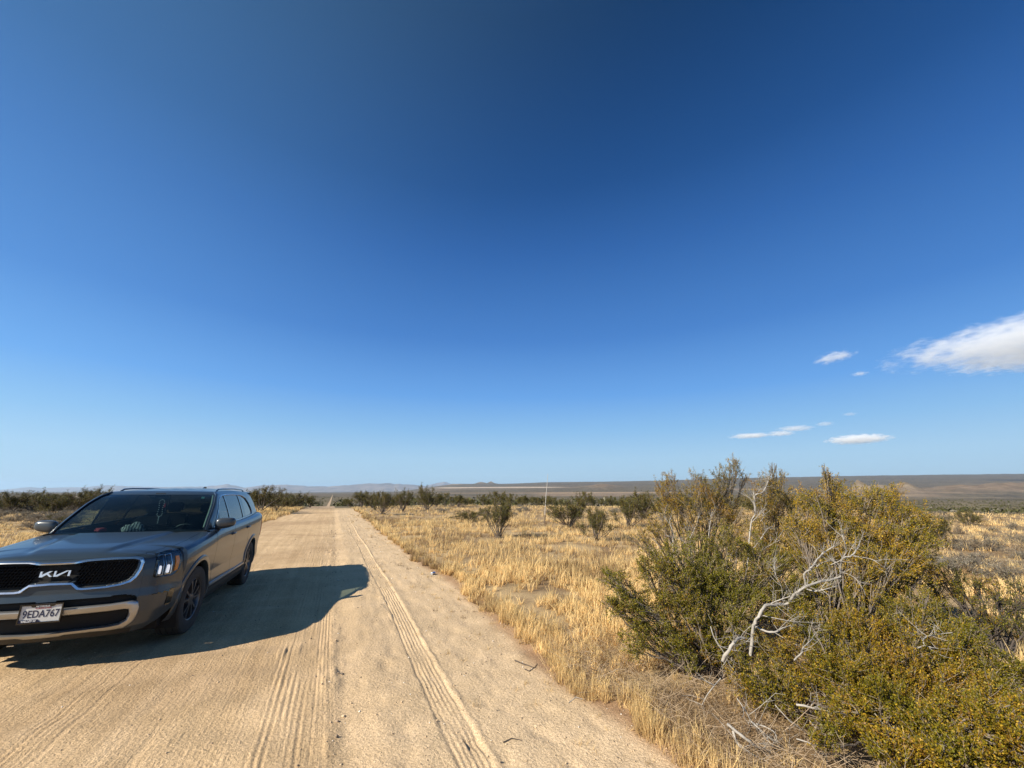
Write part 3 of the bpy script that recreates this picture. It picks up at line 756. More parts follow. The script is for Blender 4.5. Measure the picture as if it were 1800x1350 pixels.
L4 = lambda pts, r0, r1, dd=0.0: (zz(1280, 950, 6.43, pts), r0, r1, dd)
L7 = lambda pts, r0, r1, dd=0.0: (zz(1020, 780, 3.375, pts), r0, r1, dd)
L1 = lambda pts, r0, r1, dd=0.0: (zz(1000, 1050, 4.5, pts), r0, r1, dd)
L2 = lambda pts, r0, r1, dd=0.0: (zz(1400, 1050, 4.5, pts), r0, r1, dd)
bare(C_, bC, [
    L4([(250, 1300), (290, 960), (340, 860), (420, 740), (520, 725), (680, 710), (740, 620), (880, 520), (1050, 465), (1250, 415), (1270, 300), (1300, 200), (1400, 170), (1460, 90)], 0.0140, 0.006),
    L4([(880, 520), (865, 380), (920, 330), (1010, 210), (1080, 140), (1200, 60)], 0.009, 0.005),
    L4([(300, 975), (420, 1025), (520, 1035), (620, 990), (710, 965), (800, 990), (980, 1100), (1250, 1160), (1520, 1240)], 0.009, 0.004),
    L4([(890, 550), (980, 575), (1100, 550), (1250, 510)], 0.005, 0.003), L4([(1300, 200), (1335, 110), (1310, 10), (1290, -60)], 0.006, 0.0035),
    L4([(390, 850), (560, 885), (780, 930), (900, 975), (1000, 970)], 0.0035, 0.002), L4([(530, 1045), (760, 1180), (960, 1240), (1060, 1330)], 0.0035, 0.002),
    L4([(460, 725), (560, 680), (700, 630)], 0.005, 0.003), L4([(620, 690), (600, 520), (540, 400), (520, 290)], 0.0032, 0.0018),
    L4([(1260, 350), (1400, 400), (1490, 490)], 0.0032, 0.002), L4([(1400, 175), (1600, 205), (1700, 260), (1800, 340)], 0.0035, 0.002),
    L4([(790, 985), (900, 1020), (1040, 1000), (1160, 1030)], 0.003, 0.0018), L4([(1160, 275), (1250, 235), (1300, 200)], 0.004, 0.003),
    L4([(1000, 295), (1070, 250), (1130, 240)], 0.004, 0.002), L4([(280, 980), (290, 1060), (200, 1150)], 0.004, 0.002),
    ], 3.95, seed=2)
bare(D_, bD, [
    L4([(-60, 1360), (0, 1250), (60, 1150), (140, 1100), (180, 1110)], 0.014, 0.008, -0.1), L4([(750, 1350), (820, 1280), (860, 1200), (960, 1100)], 0.006, 0.003),
    L2([(960, 400), (1010, 380), (1005, 330), (1080, 300), (1230, 280)], 0.006, 0.003, 0.05), L2([(830, 1090), (960, 1220), (1090, 1345)], 0.004, 0.003, -0.45),
    L2([(0, 850), (140, 875), (340, 940)], 0.008, 0.004, -0.25), L2([(100, 970), (190, 1085)], 0.003, 0.002, -0.3), L2([(600, 1150), (680, 1200), (860, 1290)], 0.004, 0.002, -0.45),
    L1([(1250, 1000), (1400, 1120), (1500, 1190), (1700, 1250), (1800, 1330), (1900, 1370)], 0.010, 0.006, -0.42), L1([(1300, 1060), (1340, 1170), (1440, 1240), (1450, 1350)], 0.008, 0.005, -0.42),
    L1([(1330, 800), (1400, 900), (1460, 1010), (1560, 1100)], 0.004, 0.002, -0.3), L1([(1480, 1000), (1620, 1060), (1660, 1180), (1720, 1260)], 0.004, 0.002, -0.4), L1([(1200, 640), (1100, 760), (1050, 860)], 0.004, 0.002, -0.1), L1([(1120, 230), (1160, 340), (1250, 480), (1300, 640)], 0.004, 0.003, 0.3),
    L2([(0, 1120), (120, 1160), (180, 1230), (330, 1290)], 0.004, 0.002, -0.45), L2([(620, 920), (700, 1010), (810, 1040)], 0.004, 0.002, -0.4),
    L1([(1440, 980), (1550, 1080), (1700, 1200)], 0.005, 0.003, -0.38), L1([(1630, 850), (1750, 980), (1800, 1020)], 0.004, 0.002, -0.3), L2([(1010, 380), (1060, 395), (1110, 402)], 0.004, 0.003, 0.05),
    ], 3.6, seed=3)
bare(B2_, bB2, [
    L7([(985, 760), (995, 680), (1000, 590), (1015, 470), (1040, 400), (1035, 310), (1080, 290), (1105, 250), (1120, 200)], 0.010, 0.005), L7([(1035, 400), (1030, 340), (1030, 285)], 0.005, 0.003),
    L7([(1025, 625), (1080, 550), (1110, 505), (1135, 490)], 0.006, 0.003), L7([(1070, 640), (1130, 600), (1190, 570)], 0.006, 0.003), L7([(1015, 470), (1060, 420), (1080, 395)], 0.004, 0.003), L7([(1070, 460), (1088, 430), (1080, 395)], 0.004, 0.002),
    ], 5.5, seed=4)
bare(B_, bB, [
    L7([(690, 900), (680, 740), (660, 660), (650, 560), (640, 500)], 0.010, 0.006), L7([(672, 700), (640, 620), (600, 570), (500, 545)], 0.006, 0.004), L7([(560, 720), (548, 600), (550, 520), (500, 430)], 0.007, 0.004),
    L7([(650, 560), (690, 480), (700, 430)], 0.005, 0.003), L7([(760, 560), (775, 430), (800, 380)], 0.006, 0.004), L7([(430, 560), (480, 620), (520, 680), (600, 760)], 0.006, 0.005), L7([(545, 510), (530, 460), (545, 420)], 0.005, 0.003),
    ], 6.0, seed=5)

# ---- kinds of desert shrub, built once and copied
def shrub_meshes(kind, seed, nleaf, leaf, n_stem=14, n_br=120):
    rs = np.random.default_rng(seed)
    if kind == 'creosote': tilt, Lh, up_ = (0.15, 0.95), (0.65, 1.05), 0.35
    elif kind == 'vase': tilt, Lh, up_ = (0.10, 0.75), (0.75, 1.1), 0.45
    elif kind == 'low': tilt, Lh, up_ = (0.5, 1.25), (0.6, 0.9), 0.25
    else: tilt, Lh, up_ = (0.2, 1.35), (0.45, 0.75), 0.15
    az = rs.random(n_stem) * 2 * math.pi; ti = tilt[0] + (tilt[1] - tilt[0]) * rs.random(n_stem)
    L = Lh[0] + (Lh[1] - Lh[0]) * rs.random(n_stem)
    D = np.stack([np.cos(az) * np.sin(ti), np.sin(az) * np.sin(ti), np.cos(ti)], 1)
    e = D * L[:, None]
    u = np.linspace(0, 1, 7)[None, :, None]
    ctrl = e * 0.5 + np.array([0, 0, 1]) * -0.04 + rs.normal(size=(n_stem, 3)) * 0.05
    st = rs.normal(size=(n_stem, 3)) * np.array([0.04, 0.04, 0])
    S = st[:, None] * (1 - u) ** 2 + 2 * ctrl[:, None] * u * (1 - u) + e[:, None] * u ** 2
    S[:, 1:-1] += rs.normal(size=(n_stem, 5, 3)) * 0.012
    Bq = spray(S, n_br, 0.35, 1.0, 0.16, 0.36, 0.8, 0.45, up_, k=4, rs=rs)
    Tq = spray(Bq, n_br * 3, 0.2, 1.0, 0.05, 0.15, 0.7, 0.5, up_, k=3, rs=rs)
    v1 = tubes(S, taper(S, 0.016, 0.006), 4)
    v2 = tubes(Bq, taper(Bq, 0.005, 0.002), 3); v3 = tubes(Tq, taper(Tq, 0.002, 0.0012), 3)
    V, c = leaves(Tq, int(nleaf * 0.8), 0.1, leaf, leaf, rs); V2, c2 = leaves(Bq, int(nleaf * 0.2), 0.4, leaf, leaf, rs)
    return join([v1, v2, v3]), np.concatenate([V, V2]), np.concatenate([c, c2])

PROTO = {}
def proto(key, kind, seed, nleaf, leaf, weights, cols, n_stem=14, n_br=120, bark=None):
    (v, f), V, c = shrub_meshes(kind, seed, nleaf, leaf, n_stem, n_br)
    t = mesh_np('trunk', v, f, bark or M_bark, None, smooth=True)
    cr = leaf_mesh('crown', V, tints(c, weights, cols, seed, 0.2), M_leaf, None)
    PROTO[key] = (t.data, cr.data)
    bpy.data.objects.remove(t); bpy.data.objects.remove(cr)
for s_ in range(4):
    proto('creo%d' % s_, ['creosote', 'vase', 'low', 'creosote'][s_], 30 + s_, 11000, 0.027, [4, 1.8, 1.0, 1.3, 0.8], [DARKG, GREEN * 0.8, OLIVE * 0.8, RUST * 0.6, GREYG], 20, 190)
for s_ in range(3):
    proto('far%d' % s_, ['creosote', 'vase', 'creosote'][s_], 40 + s_, 3200, 0.048, [3.5, 1.4, 1, 1, 1], [DARKG, GREEN * 0.8, OLIVE * 0.7, RUST * 0.6, GREYG], 12, 60)
for s_ in range(3):
    proto('grey%d' % s_, 'round', 50 + s_, 3600, 0.028, [2, 2, 1.5], [BURS, BURS * 0.72, GREYG], 30, 150)
proto('straw0', 'round', 60, 3000, 0.026, [2, 2, 1], [np.array([0.42, 0.32, 0.19]), np.array([0.33, 0.23, 0.13]), BURS], 26, 130)

def shrub(px, py, hpx, key, name, label, cat='bush', group=None, pos=None, h=None, wide=1.0):
    if pos is None: p = G(px, py)
    else: p = np.array([pos[0], pos[1], 0.0])
    p[2] = ground_z(p[0], p[1])[0]
    if h is None: h = hpx * fwd(p) * 0.00128
    root = empty(name, (p[0], p[1], p[2] - 0.02), rng.random() * 6.28)
    root.scale = (h * wide, h * wide, h)
    tag(root, label, cat, group)
    for nm, me in zip(('trunk', 'crown'), PROTO[key]): link(nm, me, root)
    return root

NB = [
    (876, 948, 60, 'creo1', 'v-shaped olive creosote bush standing alone in the golden grass left of the marker pole', 0.8),
    (1048, 953, 52, 'creo0', 'rounded creosote bush with a dark shadow, front right of the marker pole', 0.95),
    (1000, 930, 50, 'creo3', 'wide dusky creosote bush just right of the marker pole, behind the rounded one', 1.3),
    (1105, 928, 44, 'creo0', 'creosote bush half hidden by the left side of the tall ragged bush', 1.1),
    (1130, 915, 46, 'creo3', 'dark creosote bush directly behind the tall ragged bush', 1.2),
    (830, 918, 26, 'creo2', 'low flat dark bush left of the v-shaped creosote bush', 1.6),
    (672, 906, 36, 'creo0', 'nearest dark bush on the right edge of the far road', 1.0),
    (706, 900, 34, 'creo1', 'upright dark bush next to the nearest one on the right edge of the far road', 0.95),
    (750, 897, 40, 'creo3', 'tallest bush of the row on the right, with a spiky top above the plain', 0.9),
    (636, 891, 26, 'creo0', 'round dark bush close to the road where it drops from sight', 1.4),
    (655, 893, 24, 'creo3', 'dark bush touching the round one where the road drops from sight', 1.2),
    (612, 886, 14, 'far0', 'last small bush on the right where the road drops from sight', 1.3),
    (806, 892, 22, 'far0', 'small upright bush between the spiky bush and the marker pole', 1.0),
    (1655, 968, 58, 'creo0', 'dusky bush right of the golden bush, alone on the pale grass', 0.8),
    (1700, 968, 26, 'grey0', 'dark grey low shrub touching the dusky bush on the pale grass', 1.5),
    (1704, 925, 32, 'creo2', 'green low bush behind the dusky bush on the pale grass', 0.9),
    (455, 903, 42, 'creo0', 'dark bush beside the rear of the car', 1.15),
    (486, 900, 32, 'creo3', 'dark bush on the left road edge, second behind the car', 1.1),
    (524, 890, 24, 'creo1', 'creosote bush on the left road edge, third behind the car', 1.3),
    (545, 888, 20, 'far0', 'dark bush on the left road edge nearest the vanishing road', 1.5),
    (505, 893, 22, 'creo2', 'low creosote bush between the second and third bush on the left road edge', 1.3),
    (432, 895, 28, 'creo3', 'bush half hidden by the rear of the car', 1.2),
    (20, 900, 34, 'creo0', 'leftmost dark bush of the belt left of the car', 1.3),
    (60, 899, 36, 'creo3', 'dark bush second from the left in the belt left of the car', 1.3),
    (92, 915, 38, 'creo0', 'nearer creosote bush in front of the belt left of the car, above the mirror', 1.2),
    (100, 930, 24, 'creo2', 'small dark green bush directly behind the bright door mirror', 1.2),
    (135, 902, 34, 'creo1', 'bush of the belt touching the windscreen pillar of the car', 1.3),
    (165, 898, 38, 'creo1', 'tallest spiky bush of the belt, seen beside the car roof', 1.0),
    (200, 900, 30, 'creo0', 'bush of the belt hidden behind the car windscreen', 1.2),
    (48, 891, 14, 'grey0', 'pale rounded shrub below the dark belt left of the car', 1.4),
    (20, 906, 10, 'grey1', 'grey flat shrub in the dry grass at the left edge', 1.8),
    (55, 915, 14, 'grey2', 'grey-green flat shrub in the dry grass left of the door mirror', 1.6),
    (118, 890, 12, 'straw0', 'straw coloured rounded shrub in front of the belt left of the car', 1.5),
]
for (px, py, hp, key, lab, wd) in NB:
    shrub(px, py, hp, key, 'grey_shrub' if key.startswith('grey') else ('straw_shrub' if key.startswith('straw') else 'creosote_bush'), lab, 'shrub' if key[0] in 'gs' else 'bush', wide=wd)

# belts of bushes at the edge of the flat ground, each one its own thing; each label gives the landmark and the place in the row
ORD = ['leftmost', 'second from left', 'third from left', 'fourth from left', 'fifth from left', 'sixth from left', 'seventh from left', 'eighth from left', 'ninth from left', 'tenth from left', 'eleventh from left', 'twelfth from left', 'thirteenth from left', 'rightmost']
def scatter(n, pxr, dr, keys, hr, name, what, zones, group, cat='bush', wide=(1.0, 1.4), avoid=None, seed=5):
    rs = np.random.default_rng(seed); tries = 0; got = []
    while len(got) < n and tries < n * 60:
        tries += 1
        px = pxr[0] + (pxr[1] - pxr[0]) * rs.random(); d = dr[0] * (dr[1] / dr[0]) ** rs.random()
        lat = (px - 900) / 751.0 * d
        X = lat * CY + d * SY; Y = -lat * SY + d * CY
        if (-3.4 if Y > 38 else -4.3) < X < 2.9: continue
        if avoid and avoid(px, d, X, Y): continue
        got.append((px, d, X, Y))
    half = math.sqrt(dr[0] * dr[1])
    for (z0, z1, where) in zones:
        for near, tx in ((True, 'front row'), (False, 'back row')):
            row = sorted([g_ for g_ in got if z0 <= g_[0] < z1 and (g_[1] < half) == near])
            for i, (px, d, X, Y) in enumerate(row):
                o_ = ORD[i] if i < len(row) - 1 or i == 0 else 'rightmost'
                shrub(0, 0, 0, keys[rs.integers(0, len(keys))], name, '%s %s, %s, %s' % (what, where, tx, o_), cat, group, pos=(X, Y), h=hr[0] + (hr[1] - hr[0]) * rs.random(), wide=wide[0] + (wide[1] - wide[0]) * rs.random())
FAR = ['far0', 'far1', 'far2']; GREY = ['grey0', 'grey1', 'grey2', 'straw0']
scatter(24, (-20, 205), (38, 60), FAR + ['creo0'], (0.85, 1.45), 'creosote_bush', 'dark bush on the skyline', [(-20, 60, 'at the left edge'), (60, 130, 'above the door mirror'), (130, 205, 'beside the windscreen')], 'creosote bushes in the belt left of the road', seed=1)
scatter(16, (425, 562), (42, 62), FAR, (0.9, 1.45), 'creosote_bush', 'dark bush on the skyline', [(425, 500, 'right behind the car'), (500, 562, 'left of the vanishing road')], 'creosote bushes in the belt left of the road', seed=11)
scatter(44, (600, 1130), (50, 80), FAR, (0.8, 1.5), 'creosote_bush', 'dark bush in the far belt', [(600, 690, 'by the road'), (690, 780, 'near the spiky bush'), (780, 870, 'behind the v-shaped bush'), (870, 960, 'left of the pole'), (960, 1050, 'right of the pole'), (1050, 1131, 'left of the ragged bush')], 'creosote bushes in the belt right of the road', seed=2)
scatter(22, (1100, 1420), (28, 60), ['creo0', 'creo3', 'far0'], (1.0, 1.6), 'creosote_bush', 'bush on the plain', [(1100, 1200, 'behind the ragged bush top'), (1200, 1310, 'between the ragged tops'), (1310, 1421, 'behind the forked pale branch')], 'creosote bushes behind the big roadside bushes', seed=3)
scatter(26, (700, 1130), (26, 48), GREY, (0.35, 0.65), 'grey_shrub', 'low grey shrub in golden grass', [(700, 800, 'near the spiky bush'), (800, 900, 'near the v-shaped bush'), (900, 1000, 'around the pole'), (1000, 1131, 'left of the ragged bush')], 'low grey shrubs in the golden grass', 'shrub', (1.2, 1.8), seed=4)
scatter(64, (1500, 1830), (8.5, 46), GREY, (0.25, 0.55), 'grey_shrub', 'low pale shrub', [(1500, 1600, 'behind the golden bush'), (1600, 1660, 'at the golden bush edge'), (1660, 1715, 'behind the dusky bush'), (1715, 1775, 'on pale grass'), (1775, 1831, 'at the right edge')], 'low grey shrubs right of the golden bush', 'shrub', (1.2, 2.0), avoid=lambda px, d, X, Y: px < 1620 and d < 12, seed=5)
scatter(24, (-20, 150), (17, 40), ['grey0', 'grey1', 'straw0', 'grey2'], (0.35, 0.7), 'grey_shrub', 'low grey shrub in dry grass', [(-20, 50, 'at the left edge'), (50, 100, 'left of the door mirror'), (100, 151, 'behind the door mirror')], 'low grey shrubs left of the car', 'shrub', (1.2, 2.0), avoid=lambda px, d, X, Y: X > -8, seed=6)

# ---- scrub too far and too dense to count
def scrub_mass():
    rs = np.random.default_rng(9)
    n = 6500
    px = -250 + 2250 * rs.random(n); d = 75 * (900 / 75) ** (rs.random(n) ** 1.1)
    lat = (px - 900) / 751.0 * d
    X = lat * CY + d * SY; Y = -lat * SY + d * CY
    ok = ~((X > -4.5) & (X < 1.2)) & (vnoise(X / 22, Y / 22, 6) + 0.6 * rs.random(n) > 0.45)
    X, Y = X[ok], Y[ok]; n = len(X); Z = ground_z(X, Y); D = np.hypot(X, Y)
    q = 24
    h = (0.9 + 0.8 * rs.random(n)); c0 = np.stack([X, Y, Z], 1)
    o = rs.normal(size=(n, q, 3)) * np.array([0.42, 0.42, 0.24]) * h[:, None, None]; o[..., 2] += 0.52 * h[:, None]
    o[..., 2] = np.abs(o[..., 2])
    c = (c0[:, None] + o).reshape(-1, 3)
    s = (0.17 + 0.13 * rs.random((n * q, 1))) * np.repeat(h, q)[:, None]
    a = unit(rs.normal(size=(n * q, 3)) + np.array([0, 0, 0.5])); b = unit(np.cross(a, rs.normal(size=(n * q, 3))))
    V = np.stack([c - a * s, c + b * s * 0.6, c + a * s, c - b * s * 0.6], 1)
    shade = np.repeat(rs.random(n), q)
    cl = np.where((shade < 0.70)[:, None], DARKG * 1.1, np.where((shade < 0.90)[:, None], GREYG * 0.7, BURS * 0.6)) * (0.75 + 0.5 * rs.random((n * q, 1)))
    ob = leaf_mesh('desert_scrub', V, cl, M_leaf, None)
    tag(ob, 'dark scrub covering the plain beyond the flat ground', kind='stuff')
scrub_mass()

# ---- golden dry grass
def grass_field():
    rs = np.random.default_rng(21)
    def blades(X, Y, hgt, lean, wid, per, spread, seg2, base_c, tip_c):
        n = len(X); N = n * per
        bx = np.repeat(X, per) + rs.normal(size=N) * np.repeat(spread, per); by = np.repeat(Y, per) + rs.normal(size=N) * np.repeat(spread, per)
        Z = np.repeat(ground_z(X, Y), per) - 0.01
        h = np.repeat(hgt, per) * (0.45 + 0.75 * rs.random(N))
        az = rs.random(N) * 6.283; le = np.abs(rs.normal(size=N)) * np.repeat(lean, per)
        d = np.stack([np.cos(az) * le + 0.10, np.sin(az) * le - 0.02, np.ones(N)], 1); d = unit(d)
        w = np.repeat(wid, per)[:, None]
        sd = rs.random(N) * 6.283; side = np.stack([np.cos(sd), np.sin(sd), np.zeros(N)], 1) * w * 0.5
        b0 = np.stack([bx, by, Z], 1)
        tip = b0 + d * h[:, None] + np.stack([np.cos(az) * le, np.sin(az) * le, -0.25 * le], 1) * h[:, None] * 0.5
        rv = (0.70 + 0.55 * rs.random((N, 1)))
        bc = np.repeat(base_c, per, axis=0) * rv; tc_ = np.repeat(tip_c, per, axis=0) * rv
        if seg2:
            mid = b0 + d * h[:, None] * 0.55
            V = np.stack([b0 - side, b0 + side, mid + side * 0.8, mid - side * 0.8, tip], 1)
            I = (np.arange(N) * 5)[:, None]
            F = np.concatenate([I + np.array([0, 1, 2]), I + np.array([0, 2, 3]), I + np.array([3, 2, 4])])
            mc = bc * 0.35 + tc_ * 0.65
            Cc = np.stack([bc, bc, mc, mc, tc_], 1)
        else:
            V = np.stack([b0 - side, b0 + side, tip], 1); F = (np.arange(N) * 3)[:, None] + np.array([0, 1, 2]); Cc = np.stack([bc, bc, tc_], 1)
        return V.reshape(-1, 3), F, Cc.reshape(-1, 3)
    def colours(X, Y, n):
        k = fbm(X / 1.6, Y / 1.6, 301, 3)[:, None]; r = rs.random((n, 1))
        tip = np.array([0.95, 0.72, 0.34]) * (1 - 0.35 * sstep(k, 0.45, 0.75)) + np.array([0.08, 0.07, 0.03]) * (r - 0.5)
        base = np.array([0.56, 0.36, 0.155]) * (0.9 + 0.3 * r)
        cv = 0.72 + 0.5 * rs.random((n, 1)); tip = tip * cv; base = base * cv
        brown = (rs.random((n, 1)) < (0.06 + 0.38 * sstep(k, 0.50, 0.68)))
        tip = np.where(brown, np.array([0.36, 0.235, 0.115]), tip); base = np.where(brown, np.array([0.20, 0.12, 0.06]), base)
        return base, tip
    def region(n, d0, d1, pw, p0=-300, p1=2050):
        px = p0 + (p1 - p0) * rs.random(n); u = rs.random(n)
        d = (d0 ** pw + (d1 ** pw - d0 ** pw) * u) ** (1 / pw)
        lat = (px - 900) / 751.0 * d
        X = lat * CY + d * SY; Y = -lat * SY + d * CY
        dens = fbm(X / 0.9, Y / 0.9, 311, 3); big = fbm(X / 4.5, Y / 4.5, 312, 2)
        right = X > edge_x(Y); left = X < np.interp(Y, [0, 12, 26, 44], [-4.2, -4.0, -3.55, -2.9]) - 0.45 * vnoise(Y / 1.2, Y * 0, 4)
        thin = np.where(left, 0.15, 0) + np.where(px > 1250, 0.10, 0) + np.where(px > 1600, 0.06, 0)
        bare_ = (dens < 0.375 + thin + 0.10 * (big < 0.42)) & (X > edge_x(Y) + 0.35)
        bare_ |= left & (dens < 0.44)
        edge_boost = right & (X < edge_x(Y) + 0.5)
        ok = (right | left) & (~bare_ | (rs.random(n) < 0.12)) & (np.hypot(X, Y) < 60)
        ok &= ~((X > 2.5) & (X < 6.2) & (Y < 3.5) & (rs.random(n) < 0.80)); ok &= ~((X < 4.0) & (Y < 3.0) & (rs.random(n) < 0.6))
        return X[ok], Y[ok], px[ok]
    out = []
    for (n, d0, d1, pw, per, seg2) in ((14500, 2.6, 10, 0.95, 14, True), (19000, 9.0, 26, 0.8, 9, False), (14000, 24, 60, 0.7, 6, False), (2600, 1.5, 9, 0.95, 9, False)):
        X, Y, px = region(n, d0, d1, pw) if n != 2600 else region(n, d0, d1, pw, 2050, 4200); m = len(X); D = np.hypot(X, Y)
        hgt = 0.05 + 0.14 * fbm(X / 1.1, Y / 1.1, 320, 3) + 0.13 * fbm(X / 0.35, Y / 0.35, 321, 2) + 0.12 * (rs.random(m) < 0.22)
        lowz = (1 - sstep(Y, 3.2, 4.6)) * (1 - sstep(X, 5.0, 6.0)); hgt = hgt * (1 - 0.45 * lowz * (rs.random(m) < 0.8))
        hgt = hgt * (0.62 + 0.38 * sstep(X, edge_x(Y) + 0.05, edge_x(Y) + 0.9)) * np.where(X < 0, 0.75, 1.0) * np.where(px > 1500, 0.75, 1)
        bc, tcx = colours(X, Y, m)
        out.append(blades(X, Y, hgt, np.full(m, 0.36) + 0.35 * (rs.random(m) < 0.3), np.maximum(0.0042, 0.00115 * D), per, 0.013 + 0.0022 * D, seg2, bc, tcx))
    # tufts growing right at the edge of the verge
    n = 900; Y = 1.6 + 40 * rs.random(n) ** 1.8; X = edge_x(Y) + np.abs(rs.normal(size=n)) * 0.10
    bc, tcx = colours(X, Y, n); D = np.hypot(X, Y)
    out.append(blades(X, Y, 0.10 + 0.17 * rs.random(n), np.full(n, 0.34), np.maximum(0.0042, 0.00115 * D), 14, np.full(n, 0.02), False, bc * 0.8, tcx))
    # denser strip of grass along the far left edge of the road
    n = 2600; Y = 15 + 36 * rs.random(n); X = np.interp(Y, [12, 26, 44], [-3.9, -3.35, -2.7]) - 0.35 * vnoise(Y / 1.2, Y * 0, 4) - 5.5 * rs.random(n) ** 1.3
    bc, tcx = colours(X, Y, n); D = np.hypot(X, Y)
    out.append(blades(X, Y, 0.16 + 0.18 * rs.random(n), np.full(n, 0.34), 0.00125 * D, 9, np.full(n, 0.09), False, bc, tcx))
    # stray tufts and weeds on the verge
    n = 170; Y = 2.2 + 34 * rs.random(n) ** 1.3; X = 0.7 + 1.5 * rs.random(n) ** 0.4
    bc, tcx = colours(X, Y, n); D = np.hypot(X, Y)
    out.append(blades(X, Y, 0.03 + 0.05 * rs.random(n), np.full(n, 0.9), np.maximum(0.004, 0.0011 * D), 16, 0.02 + 0.03 * rs.random(n) * (Y > 8), False, bc * 0.8, tcx * 0.8))
    Vs, Fs, Cs, o = [], [], [], 0
    for v, f, c in out:
        Vs.append(v); Fs.append(f + o); Cs.append(c); o += len(v)
    V = np.concatenate(Vs); F = np.concatenate(Fs); Cc = np.concatenate(Cs)
    print('grass tris', len(F))
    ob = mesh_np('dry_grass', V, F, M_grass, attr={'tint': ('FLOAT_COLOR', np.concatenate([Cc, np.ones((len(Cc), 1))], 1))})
    tag(ob, 'golden dry grass covering the ground beside the road', kind='stuff')
grass_field()

# ---- dead twigs and curled dry weeds under the big bushes
def litter_mass():
    rs = np.random.default_rng(33)
    def pts(n, poly):
        k = np.array(poly, float); X0, X1, Y0, Y1 = k[:, 0].min(), k[:, 0].max(), k[:, 1].min(), k[:, 1].max()
        return X0 + (X1 - X0) * rs.random(n), Y0 + (Y1 - Y0) * rs.random(n)
    n = 5600
    X = 2.15 + 3.4 * rs.random(n) ** 1.1; Y = 0.8 + 3.4 * rs.random(n)
    ok = (X > edge_x(Y) + 0.1) & (fbm(X / 0.4, Y / 0.4, 401, 2) > 0.36)
    X, Y = X[ok], Y[ok]; m = len(X)
    az = rs.random(m) * 6.283; el = np.abs(rs.normal(size=m)) * 0.45
    D = np.stack([np.cos(az) * np.cos(el), np.sin(az) * np.cos(el), np.sin(el)], 1); L = 0.05 + 0.22 * rs.random(m)
    s = np.stack([X, Y, ground_z(X, Y) + 0.02 + 0.10 * rs.random(m) ** 2], 1); u = np.linspace(0, 1, 5)[None, :, None]
    bend = unit(rs.normal(size=(m, 3))) * 0.35
    Q = s[:, None] + L[:, None, None] * (D[:, None] * u + bend[:, None] * u ** 2)
    big = tubes(Q, taper(Q, 1, 0.5) * (0.0014 + 0.0022 * rs.random((m, 1)) ** 3), 3)
    v, f = big
    ob = mesh_np('dead_twigs', v, f, M_drytwig, smooth=True); tag(ob, 'brown dead twigs and curled weeds under the big bushes', kind='stuff')
    n = 5200
    X = 2.2 + 3.2 * rs.random(n); Y = 0.8 + 3.5 * rs.random(n); ok = (X > edge_x(Y) + 0.1) & (fbm(X / 0.5, Y / 0.5, 403, 2) > 0.42); X, Y = X[ok], Y[ok]; m = len(X)
    P = np.stack([X, Y, ground_z(X, Y)], 1)[:, None] + np.stack([np.zeros((m, 2)), np.zeros((m, 2)), np.array([[0, 0.14]]) * (0.4 + rs.random((m, 1)))], -1)
    V, c = leaves(P, m * 16, 0.0, 0.035, 0.022, rs, 0.16)
    tt = rs.random((len(c), 1)); cl = np.where(tt < 0.5, np.array([[0.36, 0.25, 0.13]]), np.array([[0.25, 0.16, 0.085]])) * (0.7 + 0.6 * rs.random((len(c), 1)))
    ob = leaf_mesh('dry_weeds', V, cl, M_grass, None); tag(ob, 'matted brown weeds between the verge and the big bushes', kind='stuff')
litter_mass()

def gravel():
    rs = np.random.default_rng(55)
    n = 6500
    Y = 1.6 + 20 * rs.random(n) ** 1.7; u_ = rs.random(n)
    X = np.where(u_ < 0.09, 0.17 + 0.12 * rs.normal(size=n), np.where(u_ < 0.78, 0.3 + 2.0 * rs.random(n) ** 0.7, -2.6 + 2.9 * rs.random(n)))
    r = (0.0016 + 0.0045 * rs.random(n) ** 3) * (1 + 0.12 * Y) * np.where((u_ < 0.09) & (rs.random(n) < 0.3), 1.9, 1)
    base_ = np.array([[1, 0, 0], [0, 1, 0], [-1, 0, 0], [0, -1, 0], [0, 0, .8], [0, 0, -.8]], float)
    Vb = base_[None] * r[:, None, None] * (0.6 + 0.8 * rs.random((n, 6, 1))) + rs.normal(size=(n, 6, 3)) * r[:, None, None] * 0.12
    c = np.stack([X, Y, ground_z(X, Y) + r * 0.3], 1)
    V = (Vb + c[:, None]).reshape(-1, 3)
    T = np.array([[0, 1, 4], [1, 2, 4], [2, 3, 4], [3, 0, 4], [1, 0, 5], [2, 1, 5], [3, 2, 5], [0, 3, 5]])
    F = (np.arange(n) * 6)[:, None, None] + T[None]
    k = rs.random(n)[:, None]
    cl = np.where(k < 0.62, np.array([[0.50, 0.37, 0.235]]), np.where(k < 0.82, np.array([[0.30, 0.22, 0.15]]), np.where(k < 0.93, np.array([[0.13, 0.10, 0.075]]), np.array([[0.66, 0.60, 0.52]])))) * (0.8 + 0.4 * rs.random((n, 1)))
    cl = np.repeat(np.concatenate([cl, np.ones((n, 1))], 1), 6, axis=0)
    m, nn, l, p = new_mat('grit'); a_ = nn.new('ShaderNodeAttribute'); a_.attribute_name = 'tint'; l.new(a_.outputs['Color'], p.inputs['Base Color']); p.inputs['Roughness'].default_value = 0.9
    ob = mesh_np('gravel', V, F.reshape(-1, 3), m, attr={'tint': ('FLOAT_COLOR', cl)}); tag(ob, 'loose gravel and crumbs of sand on the road and verge', kind='stuff')
gravel()

